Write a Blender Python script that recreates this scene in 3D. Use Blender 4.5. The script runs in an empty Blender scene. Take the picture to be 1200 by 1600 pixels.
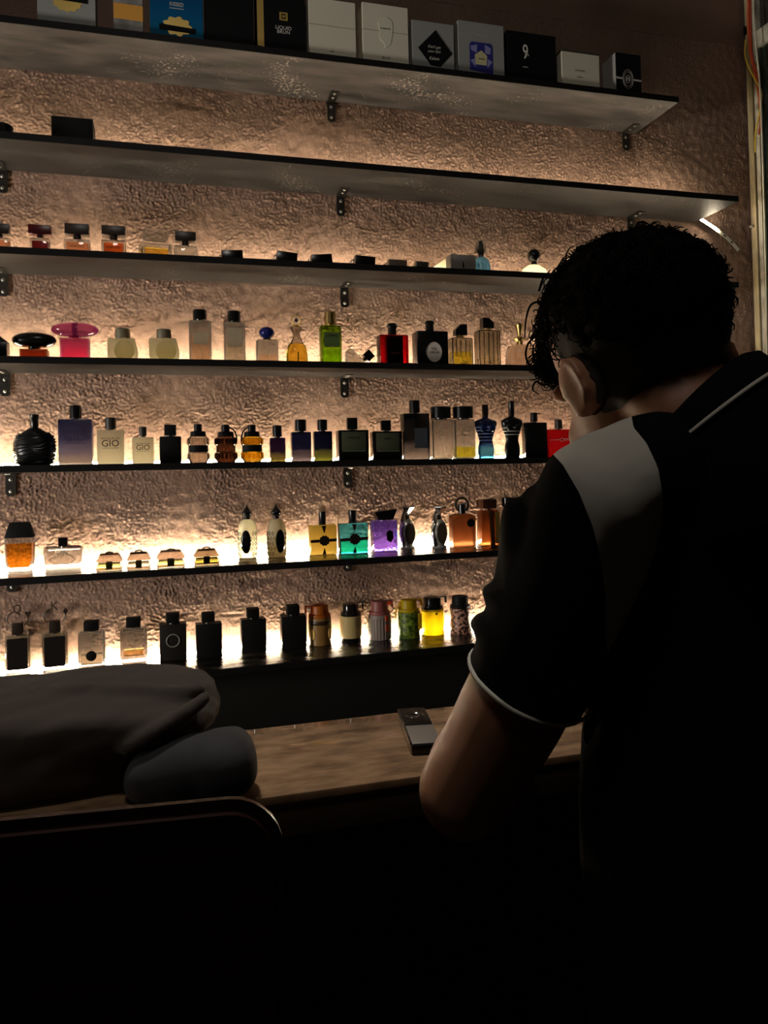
import bpy, bmesh, math, random
import numpy as np
from mathutils import Vector, Matrix, Euler, noise
random.seed(4); RNG = np.random.default_rng(7)
PI = math.pi
scn = bpy.context.scene
COL = scn.collection

# ------------------------------------------------------------------ camera, world, lights, exposure
CAM = Vector((0, -2.23, 1.33)); YAW, PITCH, ROLL, F, CY = 0.27504, 0.0175052, -0.0243985, 1200.0, 708.333
cf = Vector((math.sin(YAW)*math.cos(PITCH), math.cos(YAW)*math.cos(PITCH), math.sin(PITCH)))
r0 = Vector((math.cos(YAW), -math.sin(YAW), 0)); u0 = r0.cross(cf)
cr = r0*math.cos(ROLL)+u0*math.sin(ROLL); cu = -r0*math.sin(ROLL)+u0*math.cos(ROLL)
cd = bpy.data.cameras.new('camera'); cam = bpy.data.objects.new('camera', cd); COL.objects.link(cam)
cd.sensor_fit = 'VERTICAL'; cd.sensor_height = 36.0; cd.lens = F/1600*36.0; cd.clip_start = .05; cd.shift_y = (CY-800)/1600
cam.matrix_world = Matrix(((cr.x, cu.x, -cf.x, CAM.x), (cr.y, cu.y, -cf.y, CAM.y), (cr.z, cu.z, -cf.z, CAM.z), (0, 0, 0, 1)))
scn.camera = cam
w = bpy.data.worlds.new('room_dark'); scn.world = w; w.use_nodes = True
w.node_tree.nodes['Background'].inputs[0].default_value = (.6, .7, 1, 1)
w.node_tree.nodes['Background'].inputs[1].default_value = .004
def area(name, loc, target, size, power, color):
    l = bpy.data.lights.new(name, 'AREA'); l.shape = 'DISK'; l.size = size; l.energy = power; l.color = color
    o = bpy.data.objects.new(name, l); COL.objects.link(o); o.location = loc
    o.rotation_euler = (Vector(target)-Vector(loc)).to_track_quat('-Z', 'Y').to_euler()
    return o
area('ceiling_lamp', (-.1, -2.05, 3.05), (.3, -.6, 1.2), .35, 6.0, (1, .93, .84))
sl_ = bpy.data.lights.new('side_spot', 'SPOT'); sl_.energy = 150.0; sl_.color = (1, .94, .86); sl_.spot_size = math.radians(54); sl_.spot_blend = .5; sl_.shadow_soft_size = .22
so_ = bpy.data.objects.new('side_spot', sl_); COL.objects.link(so_); so_.location = (-2.3, -1.2, 1.12); so_.rotation_euler = (Vector((.5, 0, 1.7))-so_.location).to_track_quat('-Z', 'Y').to_euler()
pl_ = bpy.data.lights.new('counter_fill', 'SPOT'); pl_.energy = 42.0; pl_.color = (1, .93, .84); pl_.spot_size = math.radians(52); pl_.spot_blend = .7; pl_.shadow_soft_size = .08  # added unseen spot, brightens the counter top and the jacket
po_ = bpy.data.objects.new('counter_fill', pl_); COL.objects.link(po_); po_.location = (-.05, -.98, 2.6); po_.rotation_euler = (Vector((.05, -1.12, .9))-po_.location).to_track_quat('-Z', 'Y').to_euler()
LED_POWER = 155.0
LED_COLOR = (1.0, .84, .59)
scn.view_settings.view_transform = 'Standard'; scn.view_settings.look = 'None'
scn.view_settings.gamma = 1; scn.view_settings.use_curve_mapping = False; scn.view_settings.exposure = 0.0
scn.cycles.max_bounces = 24; scn.cycles.transmission_bounces = 20; scn.cycles.glossy_bounces = 6; scn.cycles.diffuse_bounces = 4
scn.cycles.transparent_max_bounces = 16
scn.cycles.sample_clamp_indirect = 4.0; scn.cycles.blur_glossy = .5

# ------------------------------------------------------------------ rays from a photograph pixel to a plane of the room
def ray(px, py): return cr*((px-600)/F)+cu*((CY-py)/F)+cf
def on_y(px, py, Y):
    d = ray(px, py); return CAM+d*((Y-CAM.y)/d.y)
def on_x(px, py, X):
    d = ray(px, py); return CAM+d*((X-CAM.x)/d.x)
def on_z(px, py, Z):
    d = ray(px, py); return CAM+d*((Z-CAM.z)/d.z)
def P(px, py, dep): return CAM+ray(px, py)*dep
def cv(a, b, c): return (cr*a+cu*b+cf*c).normalized()
def proj(v):
    q = v-CAM; d = q.dot(cf); return 600+F*q.dot(cr)/d, CY-F*q.dot(cu)/d

# ------------------------------------------------------------------ materials
MATS = {}
def srgb(c): return tuple((x/255/12.92 if x/255 <= .04045 else ((x/255+.055)/1.055)**2.4) for x in c)
def mat(name, color=(.5, .5, .5), rough=.5, metal=0, trans=0, ior=1.45, emit=0, coat=0, alpha=1, sub=0):
    if name in MATS: return MATS[name]
    m = bpy.data.materials.new(name); m.use_nodes = True; b = m.node_tree.nodes['Principled BSDF']
    b.inputs['Base Color'].default_value = (*color, 1); b.inputs['Roughness'].default_value = rough
    b.inputs['Metallic'].default_value = metal; b.inputs['Transmission Weight'].default_value = trans
    b.inputs['IOR'].default_value = ior; b.inputs['Coat Weight'].default_value = coat
    if sub: b.inputs['Subsurface Weight'].default_value = sub; b.inputs['Subsurface Scale'].default_value = .01
    if emit:
        b.inputs['Emission Color'].default_value = (*color, 1); b.inputs['Emission Strength'].default_value = emit
    MATS[name] = m; return m
def nodes(m): return m.node_tree.nodes, m.node_tree.links, m.node_tree.nodes['Principled BSDF']
def noise_color(m, c1, c2, scale, detail=6, lo=.35, hi=.65, stretch=(1, 1, 1), rough=None):
    N, L, b = nodes(m); tc = N.new('ShaderNodeTexCoord'); mp = N.new('ShaderNodeMapping'); mp.inputs['Scale'].default_value = stretch
    L.new(tc.outputs['Object'], mp.inputs[0]); t = N.new('ShaderNodeTexNoise'); t.inputs['Scale'].default_value = scale; t.inputs['Detail'].default_value = detail
    L.new(mp.outputs[0], t.inputs['Vector']); r = N.new('ShaderNodeValToRGB')
    r.color_ramp.elements[0].position = lo; r.color_ramp.elements[1].position = hi
    r.color_ramp.elements[0].color = (*c1, 1); r.color_ramp.elements[1].color = (*c2, 1)
    L.new(t.outputs['Fac'], r.inputs[0]); L.new(r.outputs[0], b.inputs['Base Color'])
    if rough:
        q = N.new('ShaderNodeMapRange'); q.inputs['To Min'].default_value = rough[0]; q.inputs['To Max'].default_value = rough[1]
        L.new(t.outputs['Fac'], q.inputs['Value']); L.new(q.outputs[0], b.inputs['Roughness'])
    return tc, mp, t, r
def add_bump(m, scale, strength, dist=.002, detail=4):
    N, L, b = nodes(m); tc = N.new('ShaderNodeTexCoord'); t = N.new('ShaderNodeTexNoise'); t.inputs['Scale'].default_value = scale; t.inputs['Detail'].default_value = detail
    L.new(tc.outputs['Object'], t.inputs['Vector']); bp = N.new('ShaderNodeBump'); bp.inputs['Strength'].default_value = strength; bp.inputs['Distance'].default_value = dist
    L.new(t.outputs['Fac'], bp.inputs['Height']); L.new(bp.outputs[0], b.inputs['Normal'])
    return m
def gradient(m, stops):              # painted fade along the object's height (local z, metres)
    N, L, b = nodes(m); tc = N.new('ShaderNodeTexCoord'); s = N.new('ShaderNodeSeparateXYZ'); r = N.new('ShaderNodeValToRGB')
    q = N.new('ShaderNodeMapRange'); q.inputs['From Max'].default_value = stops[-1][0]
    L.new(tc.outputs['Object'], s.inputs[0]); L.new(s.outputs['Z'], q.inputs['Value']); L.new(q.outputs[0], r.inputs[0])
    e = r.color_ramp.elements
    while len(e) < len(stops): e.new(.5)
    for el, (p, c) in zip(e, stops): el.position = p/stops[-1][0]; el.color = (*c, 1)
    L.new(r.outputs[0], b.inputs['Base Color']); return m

BLACK = mat('black_gloss', (.006, .006, .006), .22)
BLACKM = mat('black_matte', (.008, .0075, .007), .55); BLACKM.node_tree.nodes['Principled BSDF'].inputs['Specular IOR Level'].default_value = .15
BROWNCAP = mat('brown_cap', (.03, .018, .013), .35)
STEEL = mat('steel', (.5, .48, .45), .35, 1)
DARKSTEEL = mat('dark_steel', (.10, .095, .09), .38, 1)
CHROME = mat('chrome', (.75, .74, .72), .12, 1)
GOLD = mat('gold', (.75, .52, .2), .28, 1)
GLASS = mat('clear_glass', (.97, .97, .95), .0, 0, 1, 1.47)
TEXTD = mat('dark_print', (.02, .018, .015), .5)
TEXTW = mat('pale_print', (.62, .58, .52), .5)
TUBE = mat('dip_tube', (.85, .85, .8), .2, 0, .6)
def liq(name, c=(1, 1, 1), rough=0.0): return mat('liquid_'+name, c, rough, 0, 1, 1.36)
def tint(name, c=(1, 1, 1), rough=.02): return mat('glass_'+name, c, rough, 0, 1, 1.45)
def glow_through(m, c, f):           # lacquer or frosted glass that lets light from behind scatter through
    if m.get('thru'): return m
    m['thru'] = 1; N, L, b = nodes(m); t = N.new('ShaderNodeBsdfTranslucent'); t.inputs[0].default_value = (*c, 1); x = N.new('ShaderNodeMixShader'); x.inputs[0].default_value = f
    o = N['Material Output']; L.new(b.outputs[0], x.inputs[1]); L.new(t.outputs[0], x.inputs[2]); L.new(x.outputs[0], o.inputs[0])
    src = b.inputs['Base Color']
    if src.is_linked: L.new(src.links[0].from_socket, t.inputs[0])
    return m
def frost(name, c=(1, 1, 1), rough=.45, f=.6):
    m = mat('frosted_'+name, c, rough, 0, .6, 1.3); return glow_through(m, c, f)

# ------------------------------------------------------------------ mesh helpers
def link(name, me, parent=None, loc=None):
    o = bpy.data.objects.new(name, me); COL.objects.link(o)
    if parent: o.parent = parent
    if loc is not None: o.location = loc
    return o
def tag(o, label=None, cat=None, group=None, kind=None):
    if label: o['label'] = label
    if cat: o['category'] = cat
    if group: o['group'] = group
    if kind: o['kind'] = kind
    return o
def thing(name, label, cat, loc=(0, 0, 0), rot=(0, 0, 0), group=None):
    o = bpy.data.objects.new(name, None); COL.objects.link(o); o.location = loc; o.rotation_euler = rot; o.empty_display_size = .02
    return tag(o, label, cat, group)
def finish(name, bm, m, parent=None, smooth=None, loc=None):
    me = bpy.data.meshes.new(name); bmesh.ops.recalc_face_normals(bm, faces=bm.faces[:]) if smooth != 'raw' else None
    bm.to_mesh(me); bm.free(); me.materials.append(m)
    if smooth and smooth != 'raw':
        me.polygons.foreach_set('use_smooth', [True]*len(me.polygons))
        me.set_sharp_from_angle(angle=math.radians(smooth))
    return link(name, me, parent, loc)
def box(bm, x0, x1, y0, y1, z0, z1, bev=0, seg=2, top=1.0, flip=False, topy=None):
    vs = [bm.verts.new((x, y, z)) for z in (z0, z1) for y in (y0, y1) for x in (x0, x1)]
    if top != 1.0 or topy:
        cx, cy = (x0+x1)/2, (y0+y1)/2
        for v in vs[4:]: v.co.x = cx+(v.co.x-cx)*top; v.co.y = cy+(v.co.y-cy)*(topy or top)
    fs = [bm.faces.new([vs[i] for i in q]) for q in ((0, 2, 3, 1), (4, 5, 7, 6), (0, 1, 5, 4), (1, 3, 7, 5), (3, 2, 6, 7), (2, 0, 4, 6))]
    if bev:
        g = bmesh.ops.bevel(bm, geom=list({e for f in fs for e in f.edges}), offset=bev, segments=seg, affect='EDGES', profile=.5)
        fs = [f for f in bm.faces if all(v in set(g['verts']) for v in f.verts)] if flip else fs
    if flip: bmesh.ops.reverse_faces(bm, faces=fs)
    return bm
def lathe(bm, prof, n=24, cx=0, cy=0, sy=1.0, caps=True):
    rings = [[bm.verts.new((cx+r*math.cos(2*PI*k/n), cy+sy*r*math.sin(2*PI*k/n), z)) for k in range(n)] for r, z in prof]
    for a, b in zip(rings, rings[1:]):
        for k in range(n): bm.faces.new((a[k], a[(k+1) % n], b[(k+1) % n], b[k]))
    if caps: bm.faces.new(rings[0][::-1]); bm.faces.new(rings[-1])
    return bm
def prism(bm, pts, y0, y1, bev=0):                 # outline in x,z pushed along y
    a = [bm.verts.new((x, y0, z)) for x, z in pts]; b = [bm.verts.new((x, y1, z)) for x, z in pts]; n = len(pts)
    fs = [bm.faces.new(a), bm.faces.new(b[::-1])]+[bm.faces.new((a[k], b[k], b[(k+1) % n], a[(k+1) % n])) for k in range(n)]
    bmesh.ops.recalc_face_normals(bm, faces=fs)
    if bev: bmesh.ops.bevel(bm, geom=list({e for f in fs[:2] for e in f.edges}), offset=bev, segments=2, affect='EDGES')
    return bm
def oval(a, b, n=24, cx=0, cz=0): return [(cx+a*math.cos(2*PI*k/n), cz+b*math.sin(2*PI*k/n)) for k in range(n)]
def smooth_path(pts, per=6):
    pts = [Vector(p) for p in pts]; out = []; q = [pts[0]*2-pts[1]]+pts+[pts[-1]*2-pts[-2]]
    for i in range(1, len(q)-2):
        a, b, c, d = q[i-1:i+3]
        for k in range(per):
            t = k/per; out.append(.5*((2*b)+(c-a)*t+(2*a-5*b+4*c-d)*t*t+(3*b-a-3*c+d)*t**3))
    out.append(pts[-1]); return out
def tube(bm, pts, rad, n=8, per=6, closed=False, smooth=True):
    path = smooth_path(pts, per) if smooth else [Vector(p) for p in pts]; m = len(path)
    rs = [rad]*m if not hasattr(rad, '__len__') else list(np.interp(np.linspace(0, 1, m), np.linspace(0, 1, len(rad)), rad))
    up = None; rings = []
    for i, p in enumerate(path):
        t = ((path[(i+1) % m]-path[i-1]) if closed else path[min(i+1, m-1)]-path[max(i-1, 0)]).normalized()
        if up is None: up = t.orthogonal().normalized()
        up = (up-t*up.dot(t)).normalized(); s = t.cross(up)
        rings.append([bm.verts.new(p+(up*math.cos(2*PI*k/n)+s*math.sin(2*PI*k/n))*rs[i]) for k in range(n)])
    for a, b in list(zip(rings, rings[1:]))+([(rings[-1], rings[0])] if closed else []):
        for k in range(n): bm.faces.new((a[k], a[(k+1) % n], b[(k+1) % n], b[k]))
    if not closed: bm.faces.new(rings[0][::-1]); bm.faces.new(rings[-1])
    return bm
def BM(): return bmesh.new()
def boxo(name, m, parent, x0, x1, y0, y1, z0, z1, bev=0, **k): return finish(name, box(BM(), x0, x1, y0, y1, z0, z1, bev, **k), m, parent, 35 if bev else None)
def text(body, size, x, y, z, m, parent, sx=1.0, name='lettering', shear=0, ext=.0002, rot=0):
    c = bpy.data.curves.new('t', 'FONT'); c.body = body; c.size = size; c.align_x = 'CENTER'; c.align_y = 'CENTER'; c.extrude = ext; c.shear = shear
    c.resolution_u = 3
    o = bpy.data.objects.new('t', c); COL.objects.link(o); dg = bpy.context.evaluated_depsgraph_get(); dg.update()
    me = bpy.data.meshes.new_from_object(o.evaluated_get(dg)); bpy.data.objects.remove(o); bpy.data.curves.remove(c)
    me.transform(Matrix.Rotation(PI/2, 4, 'X') @ Matrix.Rotation(rot, 4, 'Z') @ Matrix.Diagonal((sx, 1, 1, 1)))
    me.materials.clear(); me.materials.append(m)
    return link(name, me, parent, (x, y, z))

# ------------------------------------------------------------------ the room
def make_plaster():
    m = mat('brown_plaster', (.3, .2, .14), .9); m.node_tree.nodes['Principled BSDF'].inputs['Specular IOR Level'].default_value = .12; tc, mp, t, r = noise_color(m, srgb((122, 98, 85)), srgb((154, 126, 111)), 3.0, 8, .3, .7)
    add_bump(m, 330, .4, .0014, 6); return m
PLASTER = make_plaster()
def wall_back():
    x0, x1, z0, z1, st = -1.3, 1.998, .56, 2.78, .0026
    nx, nz = int((x1-x0)/st)+1, int((z1-z0)/st)+1
    g = RNG.standard_normal((nz, nx)); fy = np.fft.fftfreq(nz, st)[:, None]; fx = np.fft.rfftfreq(nx, st)[None, :]; f = np.sqrt(fx*fx+fy*fy)
    def band(arr, fc, bw): return np.fft.irfft2(np.fft.rfft2(arr)*np.exp(-((f-fc)/bw)**2), (nz, nx))
    h = np.fft.irfft2(np.fft.rfft2((RNG.random((nz, nx)) < .20)*(.4+RNG.random((nz, nx))))*np.exp(-2*(math.pi*.0017*f)**2)*(1-np.exp(-2*(math.pi*.0040*f)**2)), (nz, nx)); h = h/h.std(); h = np.tanh(h*.8)*1.2+.3*h
    h2 = band(RNG.standard_normal((nz, nx)), 25, 14); h2 /= h2.std()
    lo = band(RNG.standard_normal((nz, nx)), 0, 5); lo /= lo.std()
    X, Z = np.meshgrid(np.linspace(x0, x1, nx), np.linspace(z0, z1, nz))
    amp = np.clip(.8+.28*lo, .25, 1.25)
    # calmer, trowelled patch low on the right, and smoother paint towards the right-hand corner
    amp *= 1-.75*np.exp(-(((X-on_y(690, 925, 0).x)/.14)**2+((Z-on_y(690, 925, 0).z)/.045)**2)); amp *= 1-.5*np.clip((X-1.35)/.5, 0, 1)
    amp = np.maximum(amp, .12)
    H = .00105*amp*h+.0005*h2+.0005*lo
    for (px, py, rx, rz, dp) in ((400, 905, .045, .012, .003), (690, 880, .06, .006, .003), (665, 886, .02, .008, .003), (1077, 208, .008, .005, .005), (1042, 222, .004, .006, .003), (335, 650, .03, .006, .0015), (365, 960, .03, .004, .003)):
        cx, _, cz = on_y(px, py, 0)
        H -= dp*np.exp(-(((X-cx)/rx)**2+((Z-cz)/rz)**2))
    Y = .0035-H
    co = np.stack([X, Y, Z], -1).reshape(-1, 3).astype(np.float32)
    i = np.arange(nz*nx).reshape(nz, nx); q = np.stack([i[:-1, :-1], i[:-1, 1:], i[1:, 1:], i[1:, :-1]], -1).reshape(-1, 4)
    n0 = len(co); ex = [(-2.6, .0035, 0), (x0, .0035, 0), (1.998, .0035, 0), (-2.6, .0035, z0), (-2.6, .0035, z1), (-2.6, .0035, 3.1), (x0, .0035, 3.1), (1.998, .0035, 3.1)]
    co = np.vstack([co, np.array(ex, np.float32)]); c00, c10, c01, c11 = i[0, 0], i[0, -1], i[-1, 0], i[-1, -1]
    q = np.vstack([q, np.array([(n0, n0+1, c00, n0+3), (n0+1, n0+2, c10, c00), (n0+3, c00, c01, n0+4), (n0+4, c01, n0+6, n0+5), (c01, c11, n0+7, n0+6)])])
    me = bpy.data.meshes.new('wall_back'); me.vertices.add(len(co)); me.vertices.foreach_set('co', co.ravel())
    me.loops.add(q.size); me.loops.foreach_set('vertex_index', q.ravel().astype(np.int32)); me.polygons.add(len(q))
    me.polygons.foreach_set('loop_start', (np.arange(len(q))*4).astype(np.int32)); me.polygons.foreach_set('use_smooth', np.ones(len(q), bool))
    me.update(); me.validate(); me.materials.append(PLASTER)
    tag(link('wall_back', me), kind='structure')
wall_back()
PAINT = mat('dark_paint', srgb((52, 46, 42)), .8); add_bump(PAINT, 60, .3)
FLOOR = mat('dark_floor', (.02, .018, .016), .6); noise_color(FLOOR, (.015, .013, .012), (.03, .027, .024), 8)
def struct(name, m, *a): o = boxo(name, m, None, *a); return tag(o, kind='structure')
struct('floor', FLOOR, -2.7, 2.1, -4.6, .05, -.06, 0)
struct('ceiling', PAINT, -2.7, 2.1, -4.6, .05, 3.1, 3.16)
struct('wall_left', PAINT, -2.7, -2.6, -4.6, .05, 0, 3.1)
struct('wall_right', PAINT, 2.0, 2.1, -4.6, .05, 0, 3.1)
struct('wall_front', PAINT, -2.7, 2.1, -4.7, -4.6, 0, 3.1)
WOOD = mat('pale_wood', (.5, .4, .25), .6); noise_color(WOOD, srgb((120, 100, 70)), srgb((205, 190, 150)), 6, 6, .25, .7, (6, 6, .6))
WHITEP = mat('white_paint', srgb((190, 185, 165)), .5); noise_color(WHITEP, srgb((130, 122, 100)), srgb((205, 200, 180)), 20, 5, .3, .6)
t1 = struct('trim_1', WOOD, 1.978, 2.0, -.040, -.016, 0, 3.1)
t2 = struct('trim_2', mat('dark_trim', srgb((70, 60, 42)), .6), 1.988, 2.0, -.016, -.002, 0, 3.1)
win = bpy.data.objects.new('window_1', None); COL.objects.link(win); win.location = (2.0, -.045, 1.0); tag(win, kind='structure')
boxo('window_frame', WHITEP, win, -.018, 0, -.018, 0, 0, 2.05)
boxo('window_frame', WHITEP, win, -.018, 0, -.9, -.88, 0, 2.05)
boxo('window_rail', WHITEP, win, -.018, 0, -.88, -.018, 1.74, 1.80)
boxo('window_rail', WHITEP, win, -.018, 0, -.88, -.018, 0, .05)
boxo('window_bead', mat('green_metal', srgb((70, 78, 62)), .4, .6), win, -.012, 0, -.028, -.018, .05, 1.74)
boxo('pane', mat('dark_pane', (.02, .028, .022), .05, coat=.3), win, -.006, -.002, -.88, -.028, .05, 1.74)
finish('window_latch', lathe(BM(), [(.001, 0), (.008, .002), (.008, .008), (.004, .012), (.001, .013)], 12), GOLD, win, 30, (-.020, -.010, on_x(1195, 95, 1.98).z-1))
# hanging electrical wires at the corner
def wire(label, c, pts, rad=.0032, X=1.972):
    o = finish('wire', tube(BM(), [on_x(a, b, X) for a, b in pts], rad, 7), mat('wire_'+label.split()[0], c, .45), None, 60)
    return tag(o, label, 'wire', 'loose wires in the right corner')
wire('orange loose cable hanging down beside the pale trim in the corner', srgb((215, 95, 50)), [(1170, -20), (1169, 30), (1172, 80), (1180, 118), (1186, 150), (1189, 185), (1186, 210)], .0042, 1.970)
wire('red thin cable looping next to the orange cable in the corner', srgb((190, 60, 40)), [(1173, -20), (1173, 40), (1175, 85), (1184, 120), (1188, 138)], .0026, 1.958)
wire('yellow loose cable bowing out left of the orange one', srgb((225, 190, 70)), [(1165, 62), (1164, 85), (1170, 105), (1182, 128), (1190, 145), (1187, 175), (1181, 205), (1180, 238)], .0028, 1.948)
wire('white cable running straight down behind the coloured ones', srgb((215, 205, 180)), [(1176, -20), (1180, 60), (1187, 130), (1191, 230), (1194, 330), (1197, 460), (1199, 600)], .003, 1.9395)
tg = finish('wire_clip', box(BM(), 1.968, 1.978, -.030, -.016, 0, .008, .001), WHITEP, None, 30, (0, 0, on_x(1188, 350, 1.972).z)); tag(tg, 'small pale cable clip on the corner trim beside the strip tail', 'clip')
ct = finish('wire_connector', box(BM(), -.004, .004, -.004, .004, -.014, .014, .001), BLACKM, None, 30, on_x(1164, 48, 1.972)); tag(ct, 'small black cable connector above the yellow cable', 'connector')

struct('trim_3', mat('dark_olive_board', srgb((24, 23, 16)), .6), -2.5, 1.99, -.012, -.002, .10, .798)
# ------------------------------------------------------------------ wall shelves
def dusty(name, k):
    m = mat(name, (.2, .18, .16), .5)
    N, L, b = nodes(m); tc, mp, t, r = noise_color(m, srgb((24*k, 22*k, 22*k)), srgb((56*k, 52*k, 51*k)), 6, 10, .36, .70, (1, 4, 1), (.45, .65))
    t2 = N.new('ShaderNodeTexNoise'); t2.inputs['Scale'].default_value = 110; t2.inputs['Detail'].default_value = 3; L.new(tc.outputs['Object'], t2.inputs['Vector'])
    t3 = N.new('ShaderNodeTexNoise'); t3.inputs['Scale'].default_value = 4; L.new(tc.outputs['Object'], t3.inputs['Vector'])
    a = N.new('ShaderNodeMath'); a.operation = 'MULTIPLY'; L.new(t2.outputs['Fac'], a.inputs[0]); L.new(t3.outputs['Fac'], a.inputs[1])
    q = N.new('ShaderNodeMapRange'); q.inputs['From Min'].default_value = .36; q.inputs['From Max'].default_value = .44; L.new(a.outputs[0], q.inputs['Value'])
    mx = N.new('ShaderNodeMixRGB'); mx.inputs[2].default_value = (*srgb((105*k, 99*k, 93*k)), 1); L.new(q.outputs[0], mx.inputs[0]); L.new(r.outputs[0], mx.inputs[1])
    L.new(mx.outputs[0], b.inputs['Base Color']); return m
DUSTY = dusty('dusty_underside', 1.0); DUSTY1 = dusty('whitened_underside', 1.4)
SHELFTOP = mat('black_laminate', (.010, .009, .008), .16); noise_color(SHELFTOP, (.006, .0055, .005), (.022, .02, .018), 5, 6, .4, .75, (1, 6, 1), (.16, .38))
SCRATCH = mat('scratch', srgb((105, 98, 90)), .6)
SH = [None]+[(1.33+z, sl, d, xr) for z, sl, d, xr in ((1.0943, .0033, .226, 1.535), (.8155, -.0019, .2122, 1.756), (.5393, .0011, .2025, 1.755), (.2721, -.0036, .1986, 1.755), (.0055, -.0061, .2076, 1.755), (-.2619, -.0002, .2158, 1.755), (-.5259, .0073, .2115, 1.755))]
TH = .0173
def ztop(s, X): return SH[s][0]+SH[s][1]*X+TH
ORD = ['', 'topmost', 'second', 'third', 'fourth', 'fifth', 'sixth', 'lowest']
WHAT = ['', 'with cartons standing on it', 'nearly empty apart from one flat black box', 'with small square bottles and lying bottles', 'with the pink and green bottles', 'with two torso bottles', 'with teal and purple bottles', 'with handled flask bottles']
BRK = {1: [(517, 170), (977, 222)], 2: [(4, 283), (532, 322), (985, 340)], 3: [(5, 445), (538, 463)], 4: [(8, 597), (538, 603)], 5: [(17, 755), (543, 744)], 6: [(19, 925), (543, 888)], 7: [(415, 1065)]}
shelves = [None]
for s in range(1, 8):
    z, sl, d, xr = SH[s]
    o = thing('wall_shelf', 'long black wall shelf, %s from the top, %s' % (ORD[s], WHAT[s]) if s not in (1, 7) else 'long black wall shelf, %s of all, %s' % (ORD[s], WHAT[s]), 'shelf', (0, 0, z), (0, -math.atan(sl), 0), 'black wall shelves')
    shelves.append(o); xl = -1.15
    boxo('board', SHELFTOP, o, xl, xr, -d+.0025, -.0005, .0025, TH, .0008, seg=1)
    boxo('edge_band', BLACKM, o, xl, xr+.001, -d, -d+.0025, 0, TH)
    boxo('underside_panel', DUSTY1 if s == 1 else DUSTY, o, xl, xr, -d+.0025, -.0005, 0, .0025)
    if s in (1, 2, 3, 4):
        bm = BM(); rr = random.Random(s*7)
        for k in range(7):
            x = rr.uniform(-.4, 1.4); y = -rr.uniform(.02, d-.05); a = rr.uniform(-.6, .6)+(PI/2 if k % 2 else 0); l = rr.uniform(.02, .07)
            tube(bm, [(x, y, -.0001), (x+l*.5*math.cos(a), y+min(.04, l)*.5*math.sin(a)+.002, -.0003), (x+l*math.cos(a), max(-d+.01, min(-.005, y+l*math.sin(a))), -.0001)], .0007, 4)
        finish('scratches', bm, SCRATCH, o)['kind'] = 'stuff'
    for (px, py) in BRK[s]:
        X = on_y(px, py, 0).x; hw = .0125; L = .062 if s < 6 else .045
        b = finish('bracket', prism(BM(), [(X-hw, -L+.006), (X-hw+.006, -L), (X+hw-.006, -L), (X+hw, -L+.006), (X+hw, 0), (X-hw, 0)], -.0035, -.0008), DARKSTEEL, o)
        boxo('bracket_arm', DARKSTEEL, b, X-hw, X+hw, -.068, -.0008, -.0030, -.0002, .0006, seg=1)
        for zz in (-.018, -L+.013):
            finish('screw', lathe(BM(), [(.0045, 0), (.0045, .001), (.003, .0024), (.0008, .0026)], 10), STEEL, b, 40, (X, -.0034, zz)).rotation_euler = (PI/2, 0, 0)
        for yy in (-.03, -.055):
            finish('screw', lathe(BM(), [(.0045, 0), (.0045, .001), (.003, .0024), (.0008, .0026)], 10), STEEL, b, 40, (X, yy, -.0030)).rotation_euler = (PI, 0, 0)

# LED strips lying against the wall at the back of shelves 2-7
def led_material(name, power):
    m = mat(name, LED_COLOR, .4); N, L, b = nodes(m); tc = N.new('ShaderNodeTexCoord'); sp = N.new('ShaderNodeSeparateXYZ'); L.new(tc.outputs['Object'], sp.inputs[0])
    mm = N.new('ShaderNodeMath'); mm.operation = 'PINGPONG'; mm.inputs[1].default_value = .008; L.new(sp.outputs['X'], mm.inputs[0])
    mr = N.new('ShaderNodeMapRange'); mr.inputs['From Min'].default_value = .002; mr.inputs['From Max'].default_value = .006; mr.inputs['To Min'].default_value = power*1.5; mr.inputs['To Max'].default_value = power*.5
    L.new(mm.outputs[0], mr.inputs['Value']); L.new(mr.outputs[0], b.inputs['Emission Strength']); b.inputs['Emission Color'].default_value = (*LED_COLOR, 1); return m
LEDM = led_material('led_strip_light', LED_POWER); LEDM2 = led_material('led_strip_light_upper', LED_POWER*.62); LEDM3 = led_material('led_strip_light_lower', LED_POWER*1.6)
STRIPW = mat('strip_backing', srgb((230, 225, 210)), .5)
for s in range(2, 8):
    o = thing('led_strip', 'warm white LED strip glowing along the wall at the back of the %s shelf' % (ORD[s] if s < 7 else 'lowest'), 'light strip', (0, 0, SH[s][0]+TH+.0003), (0, -math.atan(SH[s][1]), 0), 'LED strips behind the shelf goods')
    xr = SH[s][3]-.01
    ly = -.054 if s < 6 else -.020; boxo('strip', LEDM2 if s < 4 else LEDM if s < 6 else LEDM3, o, -1.1, xr, ly-.003, ly+.001, .001, .007 if s < 6 else .006)
    boxo('strip_base', STRIPW, o, -1.1, xr, ly-.0045, ly+.0025, 0, .001)
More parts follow.
